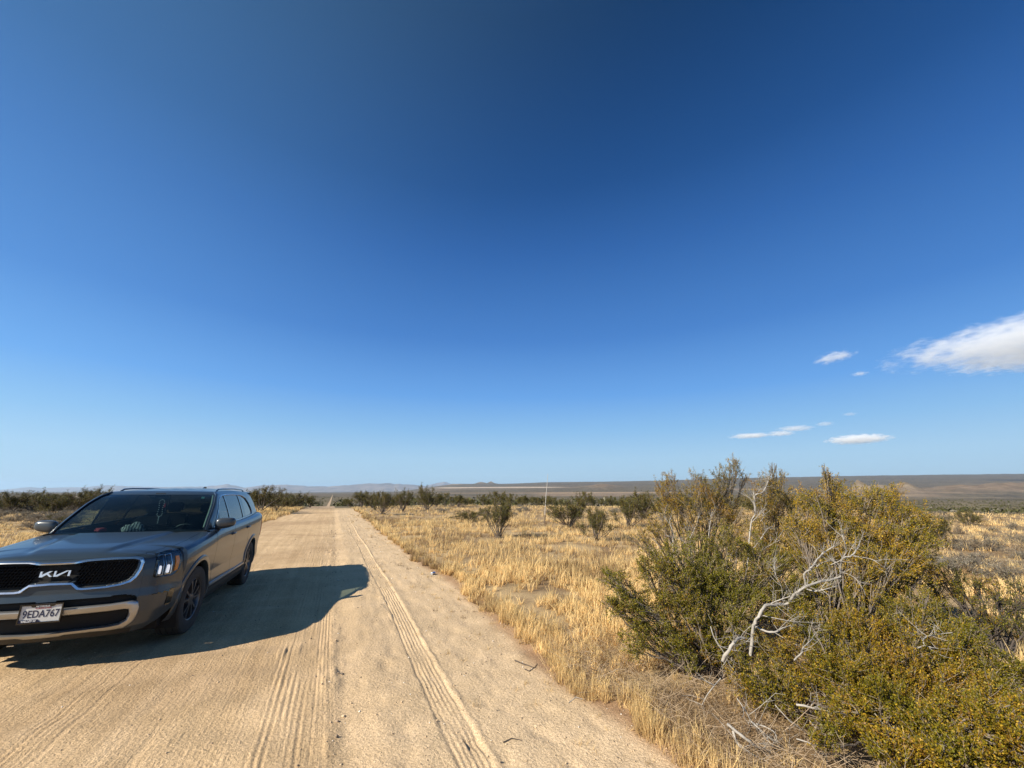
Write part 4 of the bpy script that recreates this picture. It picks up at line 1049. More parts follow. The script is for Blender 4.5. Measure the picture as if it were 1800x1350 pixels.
# ---- marker pole, litter on the verge
pb = G(958, 922); pb[2] = ground_z(pb[0], pb[1])[0]; pf = fwd(pb)
pole = empty('marker_pole', tuple(pb)); tag(pole, 'tall thin pale pole leaning slightly right, tied to a dark wooden stake in the grass', 'pole')
pts_ = np.array([W(957.5, 915, pf), W(958.2, 895, pf), W(960.3, 865, pf), W(962, 848, pf), W(963, 833, pf)]) - pb
v, f = tubes(pts_[None], np.linspace(.019, .010, 5)[None], 8); mesh_np('pole', v, f, pmat('pale_pipe', (.42, .40, .37), .5, noise=.15, nscale=6), pole, smooth=True)
pts_ = np.array([W(957.5, 926, pf), W(957.5, 915, pf), W(958, 905, pf)]) - pb
v, f = tubes(pts_[None], np.array([[.036, .034, .032]]), 6); mesh_np('stake', v, f, pmat('weathered_stake', (.13, .09, .06), .9, noise=.4), pole)
cb = G(761, 1009); cz = ground_z(cb[0], cb[1])[0]
canr = empty('crushed_can', (cb[0], cb[1], cz + .030), .9); tag(canr, 'crushed silver and blue drink can lying at the grass edge of the verge', 'can')
M_can = pmat('can_metal', (.62, .66, .72), .3, .8); M_canb = pmat('can_blue', (.05, .12, .35), .35, .4)
th = np.linspace(0, 2 * math.pi, 21)[:-1]
Vc, Fc = [], []
for i, x_ in enumerate((-.060, -.055, -.03, 0, .03, .055, .060)):
    r_ = (.024, .033, .031, .022, .030, .033, .026)[i]
    for k_, a in enumerate(th): Vc.append((x_, r_ * math.cos(a) * (1 + .15 * math.sin(3 * a + i)), r_ * .8 * math.sin(a)))
for i in range(6):
    for k_ in range(20): Fc.append((i * 20 + k_, i * 20 + (k_ + 1) % 20, (i + 1) * 20 + (k_ + 1) % 20, (i + 1) * 20 + k_))
Fc.append(tuple(range(20))); Fc.append(tuple(120 + k_ for k_ in reversed(range(20))))
mesh_py('can_body', Vc, Fc, M_can, canr, auto=30)
Vc2 = [(x_, y_ * 1.03, z_ * 1.03) for x_, y_, z_ in Vc[40:100]]
mesh_py('can_print', Vc2, [(i * 20 + k_, i * 20 + k_ + 1, (i + 1) * 20 + k_ + 1, (i + 1) * 20 + k_) for i in range(2) for k_ in range(2, 9)], M_canb, canr, auto=30)
for pts, r_, lab in (([(905, 1160), (922, 1166), (938, 1172)], .006, 'curved dark stick on the verge, upper of the pair'), ([(922, 1174), (930, 1178), (940, 1172), (944, 1166)], .005, 'small hooked dark stick on the verge, below the curved one'),
                     ([(1088, 1148), (1100, 1156), (1112, 1166)], .005, 'pale stick lying in the grass edge left of the green bush'), ([(885, 1302), (900, 1296), (918, 1300)], .004, 'thin dark twig near the bottom of the verge'),
                     ([(1000, 1232), (1012, 1226), (1028, 1230)], .004, 'thin twig on the pale verge near the dry grass')):
    P = []
    for x_, y_ in pts:
        g_ = G(x_, y_); g_[2] = ground_z(g_[0], g_[1])[0] + r_ * 1.2; P.append(g_)
    P = np.array(P); o0 = P[0].copy(); v, f = tubes((P - o0)[None], np.linspace(r_, r_ * .5, len(P))[None], 6)
    st_ = mesh_np('stick', v, f, M_dead if 'pale' in lab else M_bark_dark, smooth=True); st_.location = tuple(o0); tag(st_, lab, 'stick', 'sticks on the verge')
#==SECTION car

# ================================================================== the car
# car space: u to the car's left, v forward (0 at the front axle), z up
CX, CYY, HD = -2.4411, 6.8054, 0.0432
car = empty('parked_suv', (CX, CYY, float(np.min(ground_z([CX], [CYY]))) - 0.0), -HD)
car.location.z = -0.030
tag(car, 'dark grey dusty SUV parked facing us on the left side of the dirt road', 'car')
def cp(u, v, z): return (u, -v, z)

def cr_interp(P, m):
    P = np.array(P, float); n = len(P); out = []
    for i in range(n - 1):
        p0, p1, p2, p3 = P[max(i - 1, 0)], P[i], P[i + 1], P[min(i + 2, n - 1)]
        for f in np.arange(m) / m:
            out.append(0.5 * ((2 * p1) + (-p0 + p2) * f + (2 * p0 - 5 * p1 + 4 * p2 - p3) * f ** 2 + (-p0 + 3 * p1 - 3 * p2 + p3) * f ** 3))
    out.append(P[-1]); return np.array(out)

RING = cr_interp([(0, .955), (.22, .950), (.45, .930), (.62, .893), (.74, .838), (.83, .760), (.893, .650), (.938, .500), (.965, .32), (.980, .10), (.986, -.3), (.988, -.8), (.99, -1.5), (.988, -2.5), (.982, -3.2),
                  (.966, -3.6), (.925, -3.84), (.83, -3.99), (.62, -4.05), (.3, -4.075), (0, -4.08)], 24)
seg = np.r_[0, np.cumsum(np.linalg.norm(np.diff(RING, axis=0), axis=1))]
TAN = np.gradient(RING, seg, axis=0); TAN /= np.linalg.norm(TAN, axis=1)[:, None]
NRM = np.stack([-TAN[:, 1], TAN[:, 0]], 1)          # outward
SLEN = seg[-1]
def ring(s):
    p = np.array([np.interp(s, seg, RING[:, 0]), np.interp(s, seg, RING[:, 1])]); n = np.array([np.interp(s, seg, NRM[:, 0]), np.interp(s, seg, NRM[:, 1])])
    return p, n / np.linalg.norm(n)
front_n = int(np.argmin(np.abs(RING[:, 1] - 0.10)))
def s_of_u(u):     # front part
    return float(np.interp(abs(u), RING[:front_n, 0], seg[:front_n]))
side_a = int(np.argmin(np.abs(RING[:, 0] - .83)[:len(RING) // 2]))
def s_of_v(v):
    m = np.arange(24 * 2, 24 * 19)
    return float(np.interp(-v, -RING[m, 1], seg[m]))

def ztop(v):
    return float(np.interp(-v, [-.96, -.80, -.6, -.3, 0, .3, .5, .62, .9, 1.6, 2.6, 3.4, 4.1], [.995, .997, 1.012, 1.045, 1.075, 1.105, 1.130, 1.150, 1.165, 1.180, 1.205, 1.235, 1.25]))
def inset(z, zt, v):
    a = float(np.interp(z, [.20, .26, .34, .48, .62, .72, .86, .95, 1.3], [.115, .065, .030, .012, .020, .010, 0, .0, .0]))
    if v > .45:  # front face: tucked chin, slightly raked upper edge
        a = float(np.interp(z, [.20, .27, .32, .45, .60, .68, .80, .97, 1.0], [.16, .10, .055, .012, .0, .014, .020, .035, .045]))
    t = zt - z
    b = float(np.interp(t, [0, .012, .035, .08, .14], [.075, .050, .026, .010, 0])) * (0.45 if v > .8 else 1)
    return a + b
def body(s, z, o=0.0, side=1):
    """point on the lower body; s along the plan outline, o outward offset"""
    p, n = ring(s); zt = ztop(p[1]); a = inset(min(z, zt), zt, p[1])
    q = p + n * (o - a)
    return (side * q[0], q[1], z)
def fpt(u, z, o=0.0):
    sd = 1 if u >= 0 else -1
    x, v, z = body(s_of_u(u), z, o, sd); return cp(x, v, z)
def spt(v, z, o=0.0, side=1):
    x, vv, z = body(s_of_v(v), z, o, side); return cp(x, vv, z)

def inpoly(u, z, poly):
    c = False; n = len(poly); j = n - 1
    for i in range(n):
        if (poly[i][1] > z) != (poly[j][1] > z) and u < (poly[j][0] - poly[i][0]) * (z - poly[i][1]) / (poly[j][1] - poly[i][1]) + poly[i][0]: c = not c
        j = i
    return c
def mir(P): return [(-a, b) for a, b in reversed(P)]
GR_OUT = [(0, .975), (.13, .977), (.215, .992), (.33, .996), (.45, .998), (.62, .994), (.680, .980), (.700, .94), (.692, .87), (.665, .79), (.625, .745), (.55, .722), (.436, .708), (.25, .703), (.205, .709), (.155, .758), (0, .763)]
GR_IN = [(0, .948), (.138, .950), (.235, .968), (.34, .972), (.45, .973), (.605, .969), (.645, .957), (.657, .93), (.650, .87), (.627, .812), (.593, .775), (.53, .752), (.43, .739), (.27, .735), (.228, .741), (.168, .792), (0, .798)]
SB_OUT = [(0, .552), (.30, .556), (.50, .560), (.66, .572), (.705, .560), (.722, .50), (.720, .42), (.700, .36), (.635, .303), (.50, .298), (.38, .309), (.34, .305), (.18, .303), (.13, .286), (0, .284)]
SB_IN = [(0, .485), (.30, .487), (.50, .490), (.610, .493), (.643, .486), (.650, .45), (.648, .42), (.636, .385), (.585, .356), (.50, .347), (.38, .343), (.34, .342), (.18, .337), (.13, .336), (0, .335)]
def full(P): return P + mir(P)[1:-1]
G_POLY, L_POLY = full(GR_OUT[:]), None
GI = full([(a * .985, b) for a, b in GR_IN]); UO = full([(0, .618), (.45, .628), (.60, .630), (.665, .615), (.69, .585), (.69, .50), (0, .50)]); LO = full([(0, .50), (.655, .50), (.655, .40), (.60, .34), (0, .32)])

# ---- lower body shell, split at its shut lines
WH = [(0.0, .375), (-2.9, .375)]; RA = .462
def zlow(v):
    z0 = float(np.interp(-v, [-.95, -.86, -.78, -.62, -.47, 0, 3.4, 3.6, 4.1], [.245, .245, .26, .36, .44, .40, .40, .42, .36]))
    for wv, wz in WH:
        d = abs(v - wv)
        if d < RA: z0 = max(z0, wz + math.sqrt(RA * RA - d * d))
    return z0
NZ = 64
def columns():
    ss = list(np.arange(0, s_of_u(.90), .0125))
    sv = set()
    for v in np.arange(.62, -3.95, -.05): sv.add(round(v, 4))
    for wv, wz in WH:
        for k in range(0, 29):
            sv.add(round(wv + RA * math.cos(math.pi * k / 28), 5))
    ss2 = [s_of_v(v) for v in sorted(sv, reverse=True)]
    ss = [s for s in ss if s < ss2[0] - .008] + ss2
    ss += list(np.arange(ss[-1] + .03, SLEN, .03)) + [SLEN]
    return ss
COLS = columns()
CUTS = {'fender': (s_of_u(.70), s_of_v(-.545)), 'front_door': (s_of_v(-.553), s_of_v(-1.475)), 'rear_door': (s_of_v(-1.483), s_of_v(-2.43)), 'quarter_panel': (s_of_v(-2.438), SLEN)}
def shell(name, s0, s1, side, mat_=M_paint, cls=None, zmin=None, zmax=None, off=0.0, parent=car):
    cols = [s0] + [s for s in COLS if s0 + .003 < s < s1 - .003] + [s1]
    V, F = [], []
    for s in cols:
        p, n = ring(s); zt = ztop(p[1]); zl = zlow(p[1]) if zmin is None else zmin
        top = zt if zmax is None else min(zt, zmax)
        for k in range(NZ + 1):
            t = k / NZ; t = t ** 0.9 if zmax is None else t
            z = zl + (top - zl) * t
            o = off
            if cls: o += cls(side * p[0], z, p[1])
            x, v, z = body(s, z, o, side); V.append(cp(x, v, z))
    for i in range(len(cols) - 1):
        for k in range(NZ):
            a = i * (NZ + 1) + k; q = (a, a + 1, a + NZ + 2, a + NZ + 1)
            F.append(q if side > 0 else q[::-1])
    return mesh_py(name, V, F, mat_, parent, auto=40)
# front fascia: painted skin with sunk openings; faces in the openings belong to the dark parts
def fascia():
    s1 = CUTS['fender'][0]
    us = np.linspace(-s1, s1, 151); zs = np.r_[np.linspace(.245, .70, 52), np.linspace(.706, .995, 44)]
    V, F, cl = [], [], []
    def sink(u, z):
        if inpoly(u, z, GI): return -.045
        if inpoly(u, z, LO) or inpoly(u, z, UO): return -.05
        return 0
    for s in us:
        for z in zs:
            p, n = ring(abs(s)); sd = 1 if s >= 0 else -1
            x, v, _ = body(abs(s), z, sink(sd * p[0], z), sd); V.append(cp(x, v, z))
    n = len(zs)
    groups = {'fascia': [], 'grille_panel': [], 'bumper_intake': [], 'chin_panel': []}
    for i in range(len(us) - 1):
        for k in range(n - 1):
            sm = (us[i] + us[i + 1]) / 2; p, _ = ring(abs(sm)); u = math.copysign(p[0], sm); z = (zs[k] + zs[k + 1]) / 2
            q = (i * n + k, (i + 1) * n + k, (i + 1) * n + k + 1, i * n + k + 1)
            key = 'grille_panel' if inpoly(u, z, GI) else ('bumper_intake' if (inpoly(u, z, LO) or inpoly(u, z, UO)) else ('chin_panel' if z < .30 else 'fascia'))
            groups[key].append(q)
    for key, fs in groups.items():
        used = sorted({i for q in fs for i in q}); mp = {a: b for b, a in enumerate(used)}
        mesh_py(key, [V[i] for i in used], [tuple(mp[i] for i in q) for q in fs], {'fascia': M_paint, 'grille_panel': M_hole, 'bumper_intake': M_hole, 'chin_panel': M_plast}[key], car, auto=40)
fascia()
for side in (1, -1):
    for nm, (a, b) in CUTS.items():
        shell(nm, a + .001, b, side)
    # dark liner right behind the shut lines, cladding under the doors
    shell('inner_liner', s_of_v(-.46), s_of_v(-2.44), side, M_hole, zmin=.41, zmax=1.14, off=-.022)
    shell('sill_cladding', s_of_v(-.462), s_of_v(-2.437), side, M_plast, zmin=.235, zmax=.397, off=.006)

def band(name, outer, inner, fn, prof, mat_, parent=car, closed=True):
    """raised moulding between two outlines; prof = [(t across, offset)]"""
    n = len(outer); k = len(prof); V, F = [], []
    for (a, b), (c, d) in zip(outer, inner):
        for t, o in prof: V.append(fn(a + (c - a) * t, b + (d - b) * t, o))
    for i in range(n if closed else n - 1):
        j = (i + 1) % n
        for m in range(k - 1): F.append((i * k + m, j * k + m, j * k + m + 1, i * k + m + 1))
    return mesh_py(name, V, F, mat_, parent, auto=50)
def dense(P, m=3):
    out = []
    for i in range(len(P)):
        a, b = P[i], P[(i + 1) % len(P)]
        for f in range(m): out.append((a[0] + (b[0] - a[0]) * f / m, a[1] + (b[1] - a[1]) * f / m))
    return out
PR = [(0, -.01), (.06, .012), (.28, .020), (.75, .014), (1, -.042)]
band('grille_frame', dense(full(GR_OUT)), dense(full(GR_IN)), fpt, PR, M_chrome)
band('bumper_frame', dense(full(SB_OUT)), dense(full(SB_IN)), fpt, [(0, -.03), (.05, .016), (.18, .026), (.80, .024), (.95, .010), (1, -.045)], M_silver)
def patch(name, poly, fn, o, mat_, parent=car, n=6, thick=.012):
    """a raised solid plate with the outline poly, following the body"""
    bm = bmesh.new(); P = dense(poly, n)
    top = [bm.verts.new((a, b, 1.0)) for a, b in P]
    f = bm.faces.new(top)
    r = bmesh.ops.extrude_face_region(bm, geom=[f])
    for e in r['geom']:
        if isinstance(e, bmesh.types.BMVert): e.co.z = 0.0
    bmesh.ops.triangulate(bm, faces=bm.faces[:])
    for v in bm.verts:
        a, b, t = v.co; v.co = fn(a, b, o if t > .5 else o - thick)
    bmesh.ops.recalc_face_normals(bm, faces=bm.faces[:])
    me = bpy.data.meshes.new(name); bm.to_mesh(me); bm.free(); me.materials.append(mat_)
    return link(name, me, parent)
# grille lattice: rows of short tapered blades
def lattice():
    V, F = [], []
    for r_ in range(8):
        z = .745 + r_ * .0275
        for c_ in range(46):
            u = -.655 + c_ * .029 + (r_ % 2) * .0145
            if abs(u) < .16: continue
            if not (inpoly(u, z, GI) and inpoly(u + .01, z - .012, GI)): continue
            b = len(V); w = .0035
            for (du, dz, o) in ((-w, -.011, -.044), (w, -.011, -.044), (w * 1.6, .011, -.044), (-w * 1.6, .011, -.044), (0, -.010, -.026), (0, .008, -.022)):
                V.append(fpt(u + du + dz * .35, z + dz, o))
            F += [(b, b + 1, b + 4), (b + 1, b + 2, b + 5, b + 4), (b + 2, b + 3, b + 5), (b + 3, b, b + 4, b + 5)]
    mesh_py('grille_lattice', V, F, pmat('smoked_chrome', (.045, .045, .05), .3, 1.0), car, auto=30)['kind'] = 'stuff'
    for z in (.585, .525, .43, .395):
        pass
lattice()
# hood badge: slanted linked strokes
def stroke(a, b, w0, w1):
    (x0, y0), (x1, y1) = a, b
    return [(x0 - w0, y0), (x0 + w0, y0), (x1 + w1, y1), (x1 - w1, y1)]
bx0, bx1, by0, by1 = -.118, .118, .846, .896
def bp(P): return [(bx0 + (bx1 - bx0) * x, by0 + (by1 - by0) * y) for x, y in P]
badge = [[(0, 0), (.068, 0), (.068, 1), (0, 1)], [(.068, .0), (.10, .0), (.385, 1), (.285, 1), (.068, .42)], [(.215, .52), (.27, .62), (.42, 0), (.335, 0)], [(.335, 0), (.42, 0), (.52, .42), (.515, .60), (.49, .60)],
         [(.45, 0), (.525, 0), (.525, 1), (.45, 1)], [(.525, 0), (.61, 0), (.915, .86), (.905, 1), (.835, 1)], [(.905, 0), (.985, 0), (.985, 1), (.905, 1)]]
badge = [badge[0], badge[1], badge[2], [(.46, 0), (.53, 0), (.53, 1), (.46, 1)], [(.53, .0), (.60, .0), (.93, 1), (.84, 1), (.53, .24)], [(.925, 0), (.995, 0), (.995, 1), (.925, 1)]]
bm = bmesh.new()
for P in badge:
    top = []
    for o in (-.018, -.006):
        ring_ = [bm.verts.new(fpt(a, b, o)) for a, b in bp(P)]; top.append(ring_)
    bm.faces.new(top[1])
    for i in range(len(P)):
        j = (i + 1) % len(P); bm.faces.new((top[0][i], top[0][j], top[1][j], top[1][i]))
bmesh.ops.recalc_face_normals(bm, faces=bm.faces[:])
me = bpy.data.meshes.new('badge'); bm.to_mesh(me); bm.free(); me.materials.append(pmat('badge_metal', (.72, .72, .72), .3, .6)); link('badge', me, car)

# ---- headlights and corner vents
for side in (1, -1):
    sg = lambda P: [(side * a, b) for a, b in P]
    HL = [(.778, .775), (.800, .765), (.895, .758), (.925, .775), (.938, .90), (.936, 1.005), (.918, 1.025), (.860, 1.018), (.800, 1.005), (.790, .97), (.782, .88)]
    hl = patch('headlight', sg(HL), fpt, .006, M_gloss, n=3)
    for x0, x1, dx in ((.797, .838, .012), (.850, .888, .010)):
        slot_o = [(x0, .785), (x1, .782), (x1 + dx, .99), (x0 + dx, .985)]; cxm = (x0 + x1 + dx) / 2
        slot_i = [(cxm + (a - cxm) * .80, .885 + (b - .885) * .94) for a, b in slot_o]
        band('lamp_bezel', sg(dense(slot_o, 2)), sg(dense(slot_i, 2)), fpt, [(0, .006), (.2, .013), (.8, .013), (1, .006)], M_chrome, hl)
        mid = (x0 + x1) / 2
        patch('light_strip', sg([(mid - .009, .802), (mid - .002, .795), (mid + .006, .799), (mid + .009, .83), (mid + .011, .868), (mid + .006, .880), (mid - .003, .876), (mid - .007, .84)]), fpt, .011, M_white, hl, n=2)
        patch('projector', sg([(mid - .006, .905), (mid + .016, .905), (mid + .018, .965), (mid - .004, .965)]), fpt, .010, M_lens, hl, n=2)
    patch('indicator', sg([(.905, .80), (.919, .805), (.928, .90), (.926, .955), (.914, .955), (.910, .88)]), fpt, .010, M_amber, hl, n=2)
    patch('corner_vent', sg([(.895, .455), (.914, .47), (.918, .615), (.900, .622), (.80, .606), (.79, .597), (.888, .597), (.885, .47)]), fpt, .004, M_gloss, n=3)

# ---- number plate with its frame
pv = 0.985
pl = empty('number_plate', cp(0, pv, .53), 0, car)
pl.rotation_euler = (math.radians(2), 0, 0)
def pbox(name, x0, x1, z0, z1, y0, y1, mat_, parent, bev=.0):
    bm = bmesh.new(); bmesh.ops.create_cube(bm, size=1)
    for v in bm.verts: v.co = ((x0 + x1) / 2 + v.co.x * (x1 - x0), (y0 + y1) / 2 + v.co.y * (y1 - y0), (z0 + z1) / 2 + v.co.z * (z1 - z0))
    if bev: bmesh.ops.bevel(bm, geom=bm.edges[:], offset=bev, segments=2, affect='EDGES')
    me = bpy.data.meshes.new(name); bm.to_mesh(me); bm.free(); me.materials.append(mat_)
    if bev: me.polygons.foreach_set('use_smooth', [True] * len(me.polygons)); me.set_sharp_from_angle(angle=math.radians(40))
    return link(name, me, parent)
pbox('plate_sheet', -.150, .150, -.074, .074, 0, .004, M_plate, pl, .0015)
for nm, a in (('plate_frame', (-.160, -.150, -.086, .086)), ('plate_frame', (.150, .160, -.086, .086)), ('plate_frame', (-.15, .15, .074, .086)), ('plate_frame', (-.15, .15, -.086, -.074))):
    pbox(nm, a[0], a[1], a[2], a[3], -.008, .008, M_gloss, pl)
patch('frame_tab', [(-.085, .074), (.10, .074), (.085, .058), (-.07, .058)], lambda a, b, o: (a, -.002 - o, b), .002, M_gloss, pl, n=1, thick=.003)
patch('frame_tab', [(-.15, -.074), (.005, -.074), (-.01, -.05), (-.15, -.050)], lambda a, b, o: (a, -.002 - o, b), .002, M_navy, pl, n=1, thick=.003)
def text(name, body_, size, mat_, loc, parent, sx=1.0, shear=0.0, off=0.0, rot=(math.pi / 2, 0, 0), ext=.0006, center=True):
    cu = bpy.data.curves.new(name, 'FONT'); cu.body = body_; cu.size = size; cu.shear = shear; cu.offset = off; cu.extrude = ext; cu.resolution_u = 4
    cu.align_x = 'CENTER' if center else 'LEFT'; cu.align_y = 'CENTER'; cu.space_character = 1.02
    tmp = bpy.data.objects.new(name, cu); C.objects.link(tmp); bpy.context.view_layer.update()
    me = bpy.data.meshes.new_from_object(tmp.evaluated_get(bpy.context.evaluated_depsgraph_get())); bpy.data.objects.remove(tmp)
    me.materials.clear(); me.materials.append(mat_)
    o = link(name, me, parent); o.location = loc; o.rotation_euler = rot; o.scale = (sx, 1, 1); return o
text('plate_number', '9EDA767', .092, M_navy, (.002, -.0012, -.005), pl, sx=.74, off=.0008)
text('state_name', 'California', .026, M_redink, (.01, -.0012, .050), pl, sx=1.15, shear=.35)
text('frame_name', 'VICTORVILLE', .017, M_ink, (.008, -.0060, .066), pl, off=.0003)
text('frame_name', 'VALLEY H', .024, M_ink, (-.078, -.0060, -.062), pl, shear=.2, off=.0008)
pbox('plate_bracket', -.07, .07, -.05, .05, .004, .060, M_plast, pl)

# ---- wheel arches, wheels, underbody
def arch(wv, side):
    A = np.radians(np.linspace(-14, 194, 46)) if wv < -1 else np.radians(np.linspace(-12, 194, 46))
    prof = [(.438, -.060), (.440, .002), (.446, .012), (.495, .013), (.508, .004), (.512, -.006)]
    V, F = [], []
    for a in A:
        for r, o in prof: V.append(spt(min(wv - r * math.cos(a), .70), .375 + r * math.sin(a), o, side))
    k = len(prof)
    for i in range(len(A) - 1):
        for m in range(k - 1):
            q = (i * k + m, i * k + m + 1, (i + 1) * k + m + 1, (i + 1) * k + m); F.append(q if side < 0 else q[::-1])
    mesh_py('wheel_arch_flare', V, F, M_paint, car, auto=40)
    V, F = [], []
    A2 = np.linspace(-.15 * math.pi, 1.15 * math.pi, 30)
    for a in A2:
        for u in (.945, .55): V.append(cp(side * u, wv - .455 * math.cos(a), .375 + .455 * math.sin(a)))
    for i in range(len(A2) - 1): F.append((2 * i, 2 * i + 1, 2 * i + 3, 2 * i + 2))
    b = len(V); V.append(cp(side * .55, wv, .375))
    for i in range(len(A2) - 1): F.append((2 * i + 1, b, 2 * i + 3))
    mesh_py('wheel_well', V, F, M_hole, car)

def lathe(prof, n=64):
    """prof [(x along axle, r)] -> verts, faces, axis x"""
    V, F = [], []; k = len(prof)
    for i in range(n):
        a = 2 * math.pi * i / n
        for x, r in prof: V.append((x, r * math.cos(a), r * math.sin(a)))
    for i in range(n):
        j = (i + 1) % n
        for m in range(k - 1): F.append((i * k + m, i * k + m + 1, j * k + m + 1, j * k + m))
    return V, F
TY = [(-.118, .235), (-.128, .26), (-.130, .32), (-.122, .358), (-.108, .372), (-.07, .378), (-.066, .370), (-.06, .370), (-.056, .379), (-.012, .380), (-.008, .371), (.008, .371), (.012, .380), (.056, .379), (.06, .370), (.066, .370), (.07, .378),
      (.108, .372), (.122, .358), (.130, .32), (.128, .285), (.126, .262), (.118, .240), (.112, .233)]
def wheel(wv, side, steer=0.0):
    root = empty('wheel', cp(side * .838, wv, .378), 0 if side > 0 else math.pi, car); root.rotation_euler.z += steer
    v, f = lathe(TY, 96)
    # tread blocks: lugs pushed out on the shoulders
    v = np.array(v); k = len(TY)
    for i in range(96):
        for m, (x, r) in enumerate(TY):
            if r > .376 and i % 3 == 0:
                v[i * k + m, 1:] *= .985
    mesh_py('tyre', v, f, M_rubber, root, auto=30)
    v, f = lathe([(.112, .236), (.117, .232), (.112, .224), (.085, .216), (-.09, .205)], 64); mesh_py('rim', v, f, M_rim, root, auto=40)
    v, f = lathe([(-.02, .215), (-.02, .0)], 32); mesh_py('brake_disc', v, f, M_rimdark, root)
    V, F = [], []
    for s_ in range(5):
        a0 = 2 * math.pi * s_ / 5 + .3
        for tw in (-1, 1):
            sec = [(.050, .066, .105, .016), (.115, .060, .108, .015), (.170, .055, .108, .016), (.222, .050, .106, .021)]
            b = len(V)
            for r, x0, x1, hw in sec:
                a = a0 + tw * (.30 - .02 * r / .22) * (0.55 + 0.45 * r / .222)
                ca, sa = math.cos(a), math.sin(a)
                for (x, w) in ((x0, -hw), (x1, -hw * .75), (x1, hw * .75), (x0, hw)):
                    V.append((x, r * ca - w * sa, r * sa + w * ca))
            for q in range(3):
                for m in range(4):
                    n_ = (m + 1) % 4; F.append((b + q * 4 + m, b + q * 4 + n_, b + (q + 1) * 4 + n_, b + (q + 1) * 4 + m))
    mesh_py('spokes', V, F, M_rim, root, auto=30)
    v, f = lathe([(.06, .085), (.098, .075), (.104, .055), (.106, .030), (.106, 0.0)], 32); mesh_py('hub_cap', v, f, M_rim, root, auto=30)
for side in (1, -1):
    for wv, _ in WH:
        arch(wv, side); wheel(wv, side, -.06 if wv > -1 else 0)
pbox('underbody', -.80, .80, .215, .42, -.55, 3.85, M_hole, car)
for v_, sz in ((-.25, 0), ):
    pbox('front_subframe', -.55, .55, .20, .34, -.55, .5, M_plast, car, .02)
for a in (-.24, .02):
    pbox('tow_hook_cover', a, a + .05, .236, .243, -.875, -.86, M_chrome, car)

# ---- hood: a curved patch from the fascia to the cowl
def deck():
    s0, s1 = CUTS['fender'][0], s_of_v(-.47)
    nb, na = 48, 72
    ssb = np.linspace(s0, s1, nb + 1)
    edges = []
    for s in ssb:
        x, v, z = body(s, ztop(ring(s)[0][1]), 0, 1); edges.append((x, v, z))
    F0 = []
    for a in np.linspace(-1, 1, na + 1):
        s = abs(a) * s0; x, v, z = body(s, .995, 0, 1); F0.append((math.copysign(x, a) if a else 0, v, z))
    xe, ve, ze = edges[-1]
    R0 = [(a * xe, -.30 - .17 * a * a, 1.150 - .012 * a ** 2) for a in np.linspace(-1, 1, na + 1)]
    V = []
    for j in range(nb + 1):
        b = j / nb; ex_, ev, ez = edges[j]
        for i in range(na + 1):
            a = -1 + 2 * i / na
            x = (1 - b) * F0[i][0] + b * R0[i][0]; v = (1 - b) * F0[i][1] + b * R0[i][1]
            # coons correction for the side edges
            lx = (1 - b) * F0[-1][0] + b * R0[-1][0]; lv = (1 - b) * F0[-1][1] + b * R0[-1][1]
            x += a * (ex_ - lx); v += (ev - lv) * abs(a) ** 1.5
            zc = float(np.interp(b, [0, .03, .08, .16, .35, .7, 1], [.995, 1.022, 1.047, 1.064, 1.089, 1.124, 1.150]))
            wgt = 1 - abs(a) ** 3.2
            z = ez + (zc - ez) * wgt
            ur = .30 + .20 * b; rr = (ur - abs(x)) / .045
            z += .017 * float(sstep(np.array(rr), -.5, .9)) * float(sstep(np.array(b), .02, .22)) * (1 - .25 * b)
            z -= .010 * math.exp(-((abs(x) - ur - .04) / .035) ** 2) * float(sstep(np.array(b), .05, .3))
            V.append((x, v, z))
    parts = {'hood': [], 'fender_top': [], 'fender_top2': []}
    k = na + 1; lim = 4
    for j in range(nb):
        for i in range(na):
            q = (j * k + i, j * k + i + 1, (j + 1) * k + i + 1, (j + 1) * k + i)
            key = 'fender_top' if i < lim else ('fender_top2' if i >= na - lim else 'hood')
            parts[key].append(q)
    for key, fs in parts.items():
        used = sorted({i for q in fs for i in q}); mp = {a: b for b, a in enumerate(used)}
        PV = []
        for i in used:
            x, v, z = V[i]
            c_ = i % k
            if key == 'hood' and c_ == lim: x += .005
            if key == 'hood' and c_ == na - lim: x -= .005
            if key == 'hood' and i // k == 0: v -= .004; z += .001
            PV.append(cp(x, v, z))
        mesh_py(key.replace('2', ''), PV, [tuple(mp[i] for i in q) for q in fs], M_paint, car, auto=0)
    return V
deck()
# cowl panel and wipers under the windscreen
V = []; F = []
for i, a in enumerate(np.linspace(-.86, .86, 31)):
    V += [cp(a, -.27 - .17 * (a / .88) ** 2, 1.128), cp(a * .97, -.50 - .14 * (a / .88) ** 2, 1.150)]
for i in range(30): F.append((2 * i, 2 * i + 2, 2 * i + 3, 2 * i + 1))
mesh_py('cowl_panel', V, F, M_plast, car)

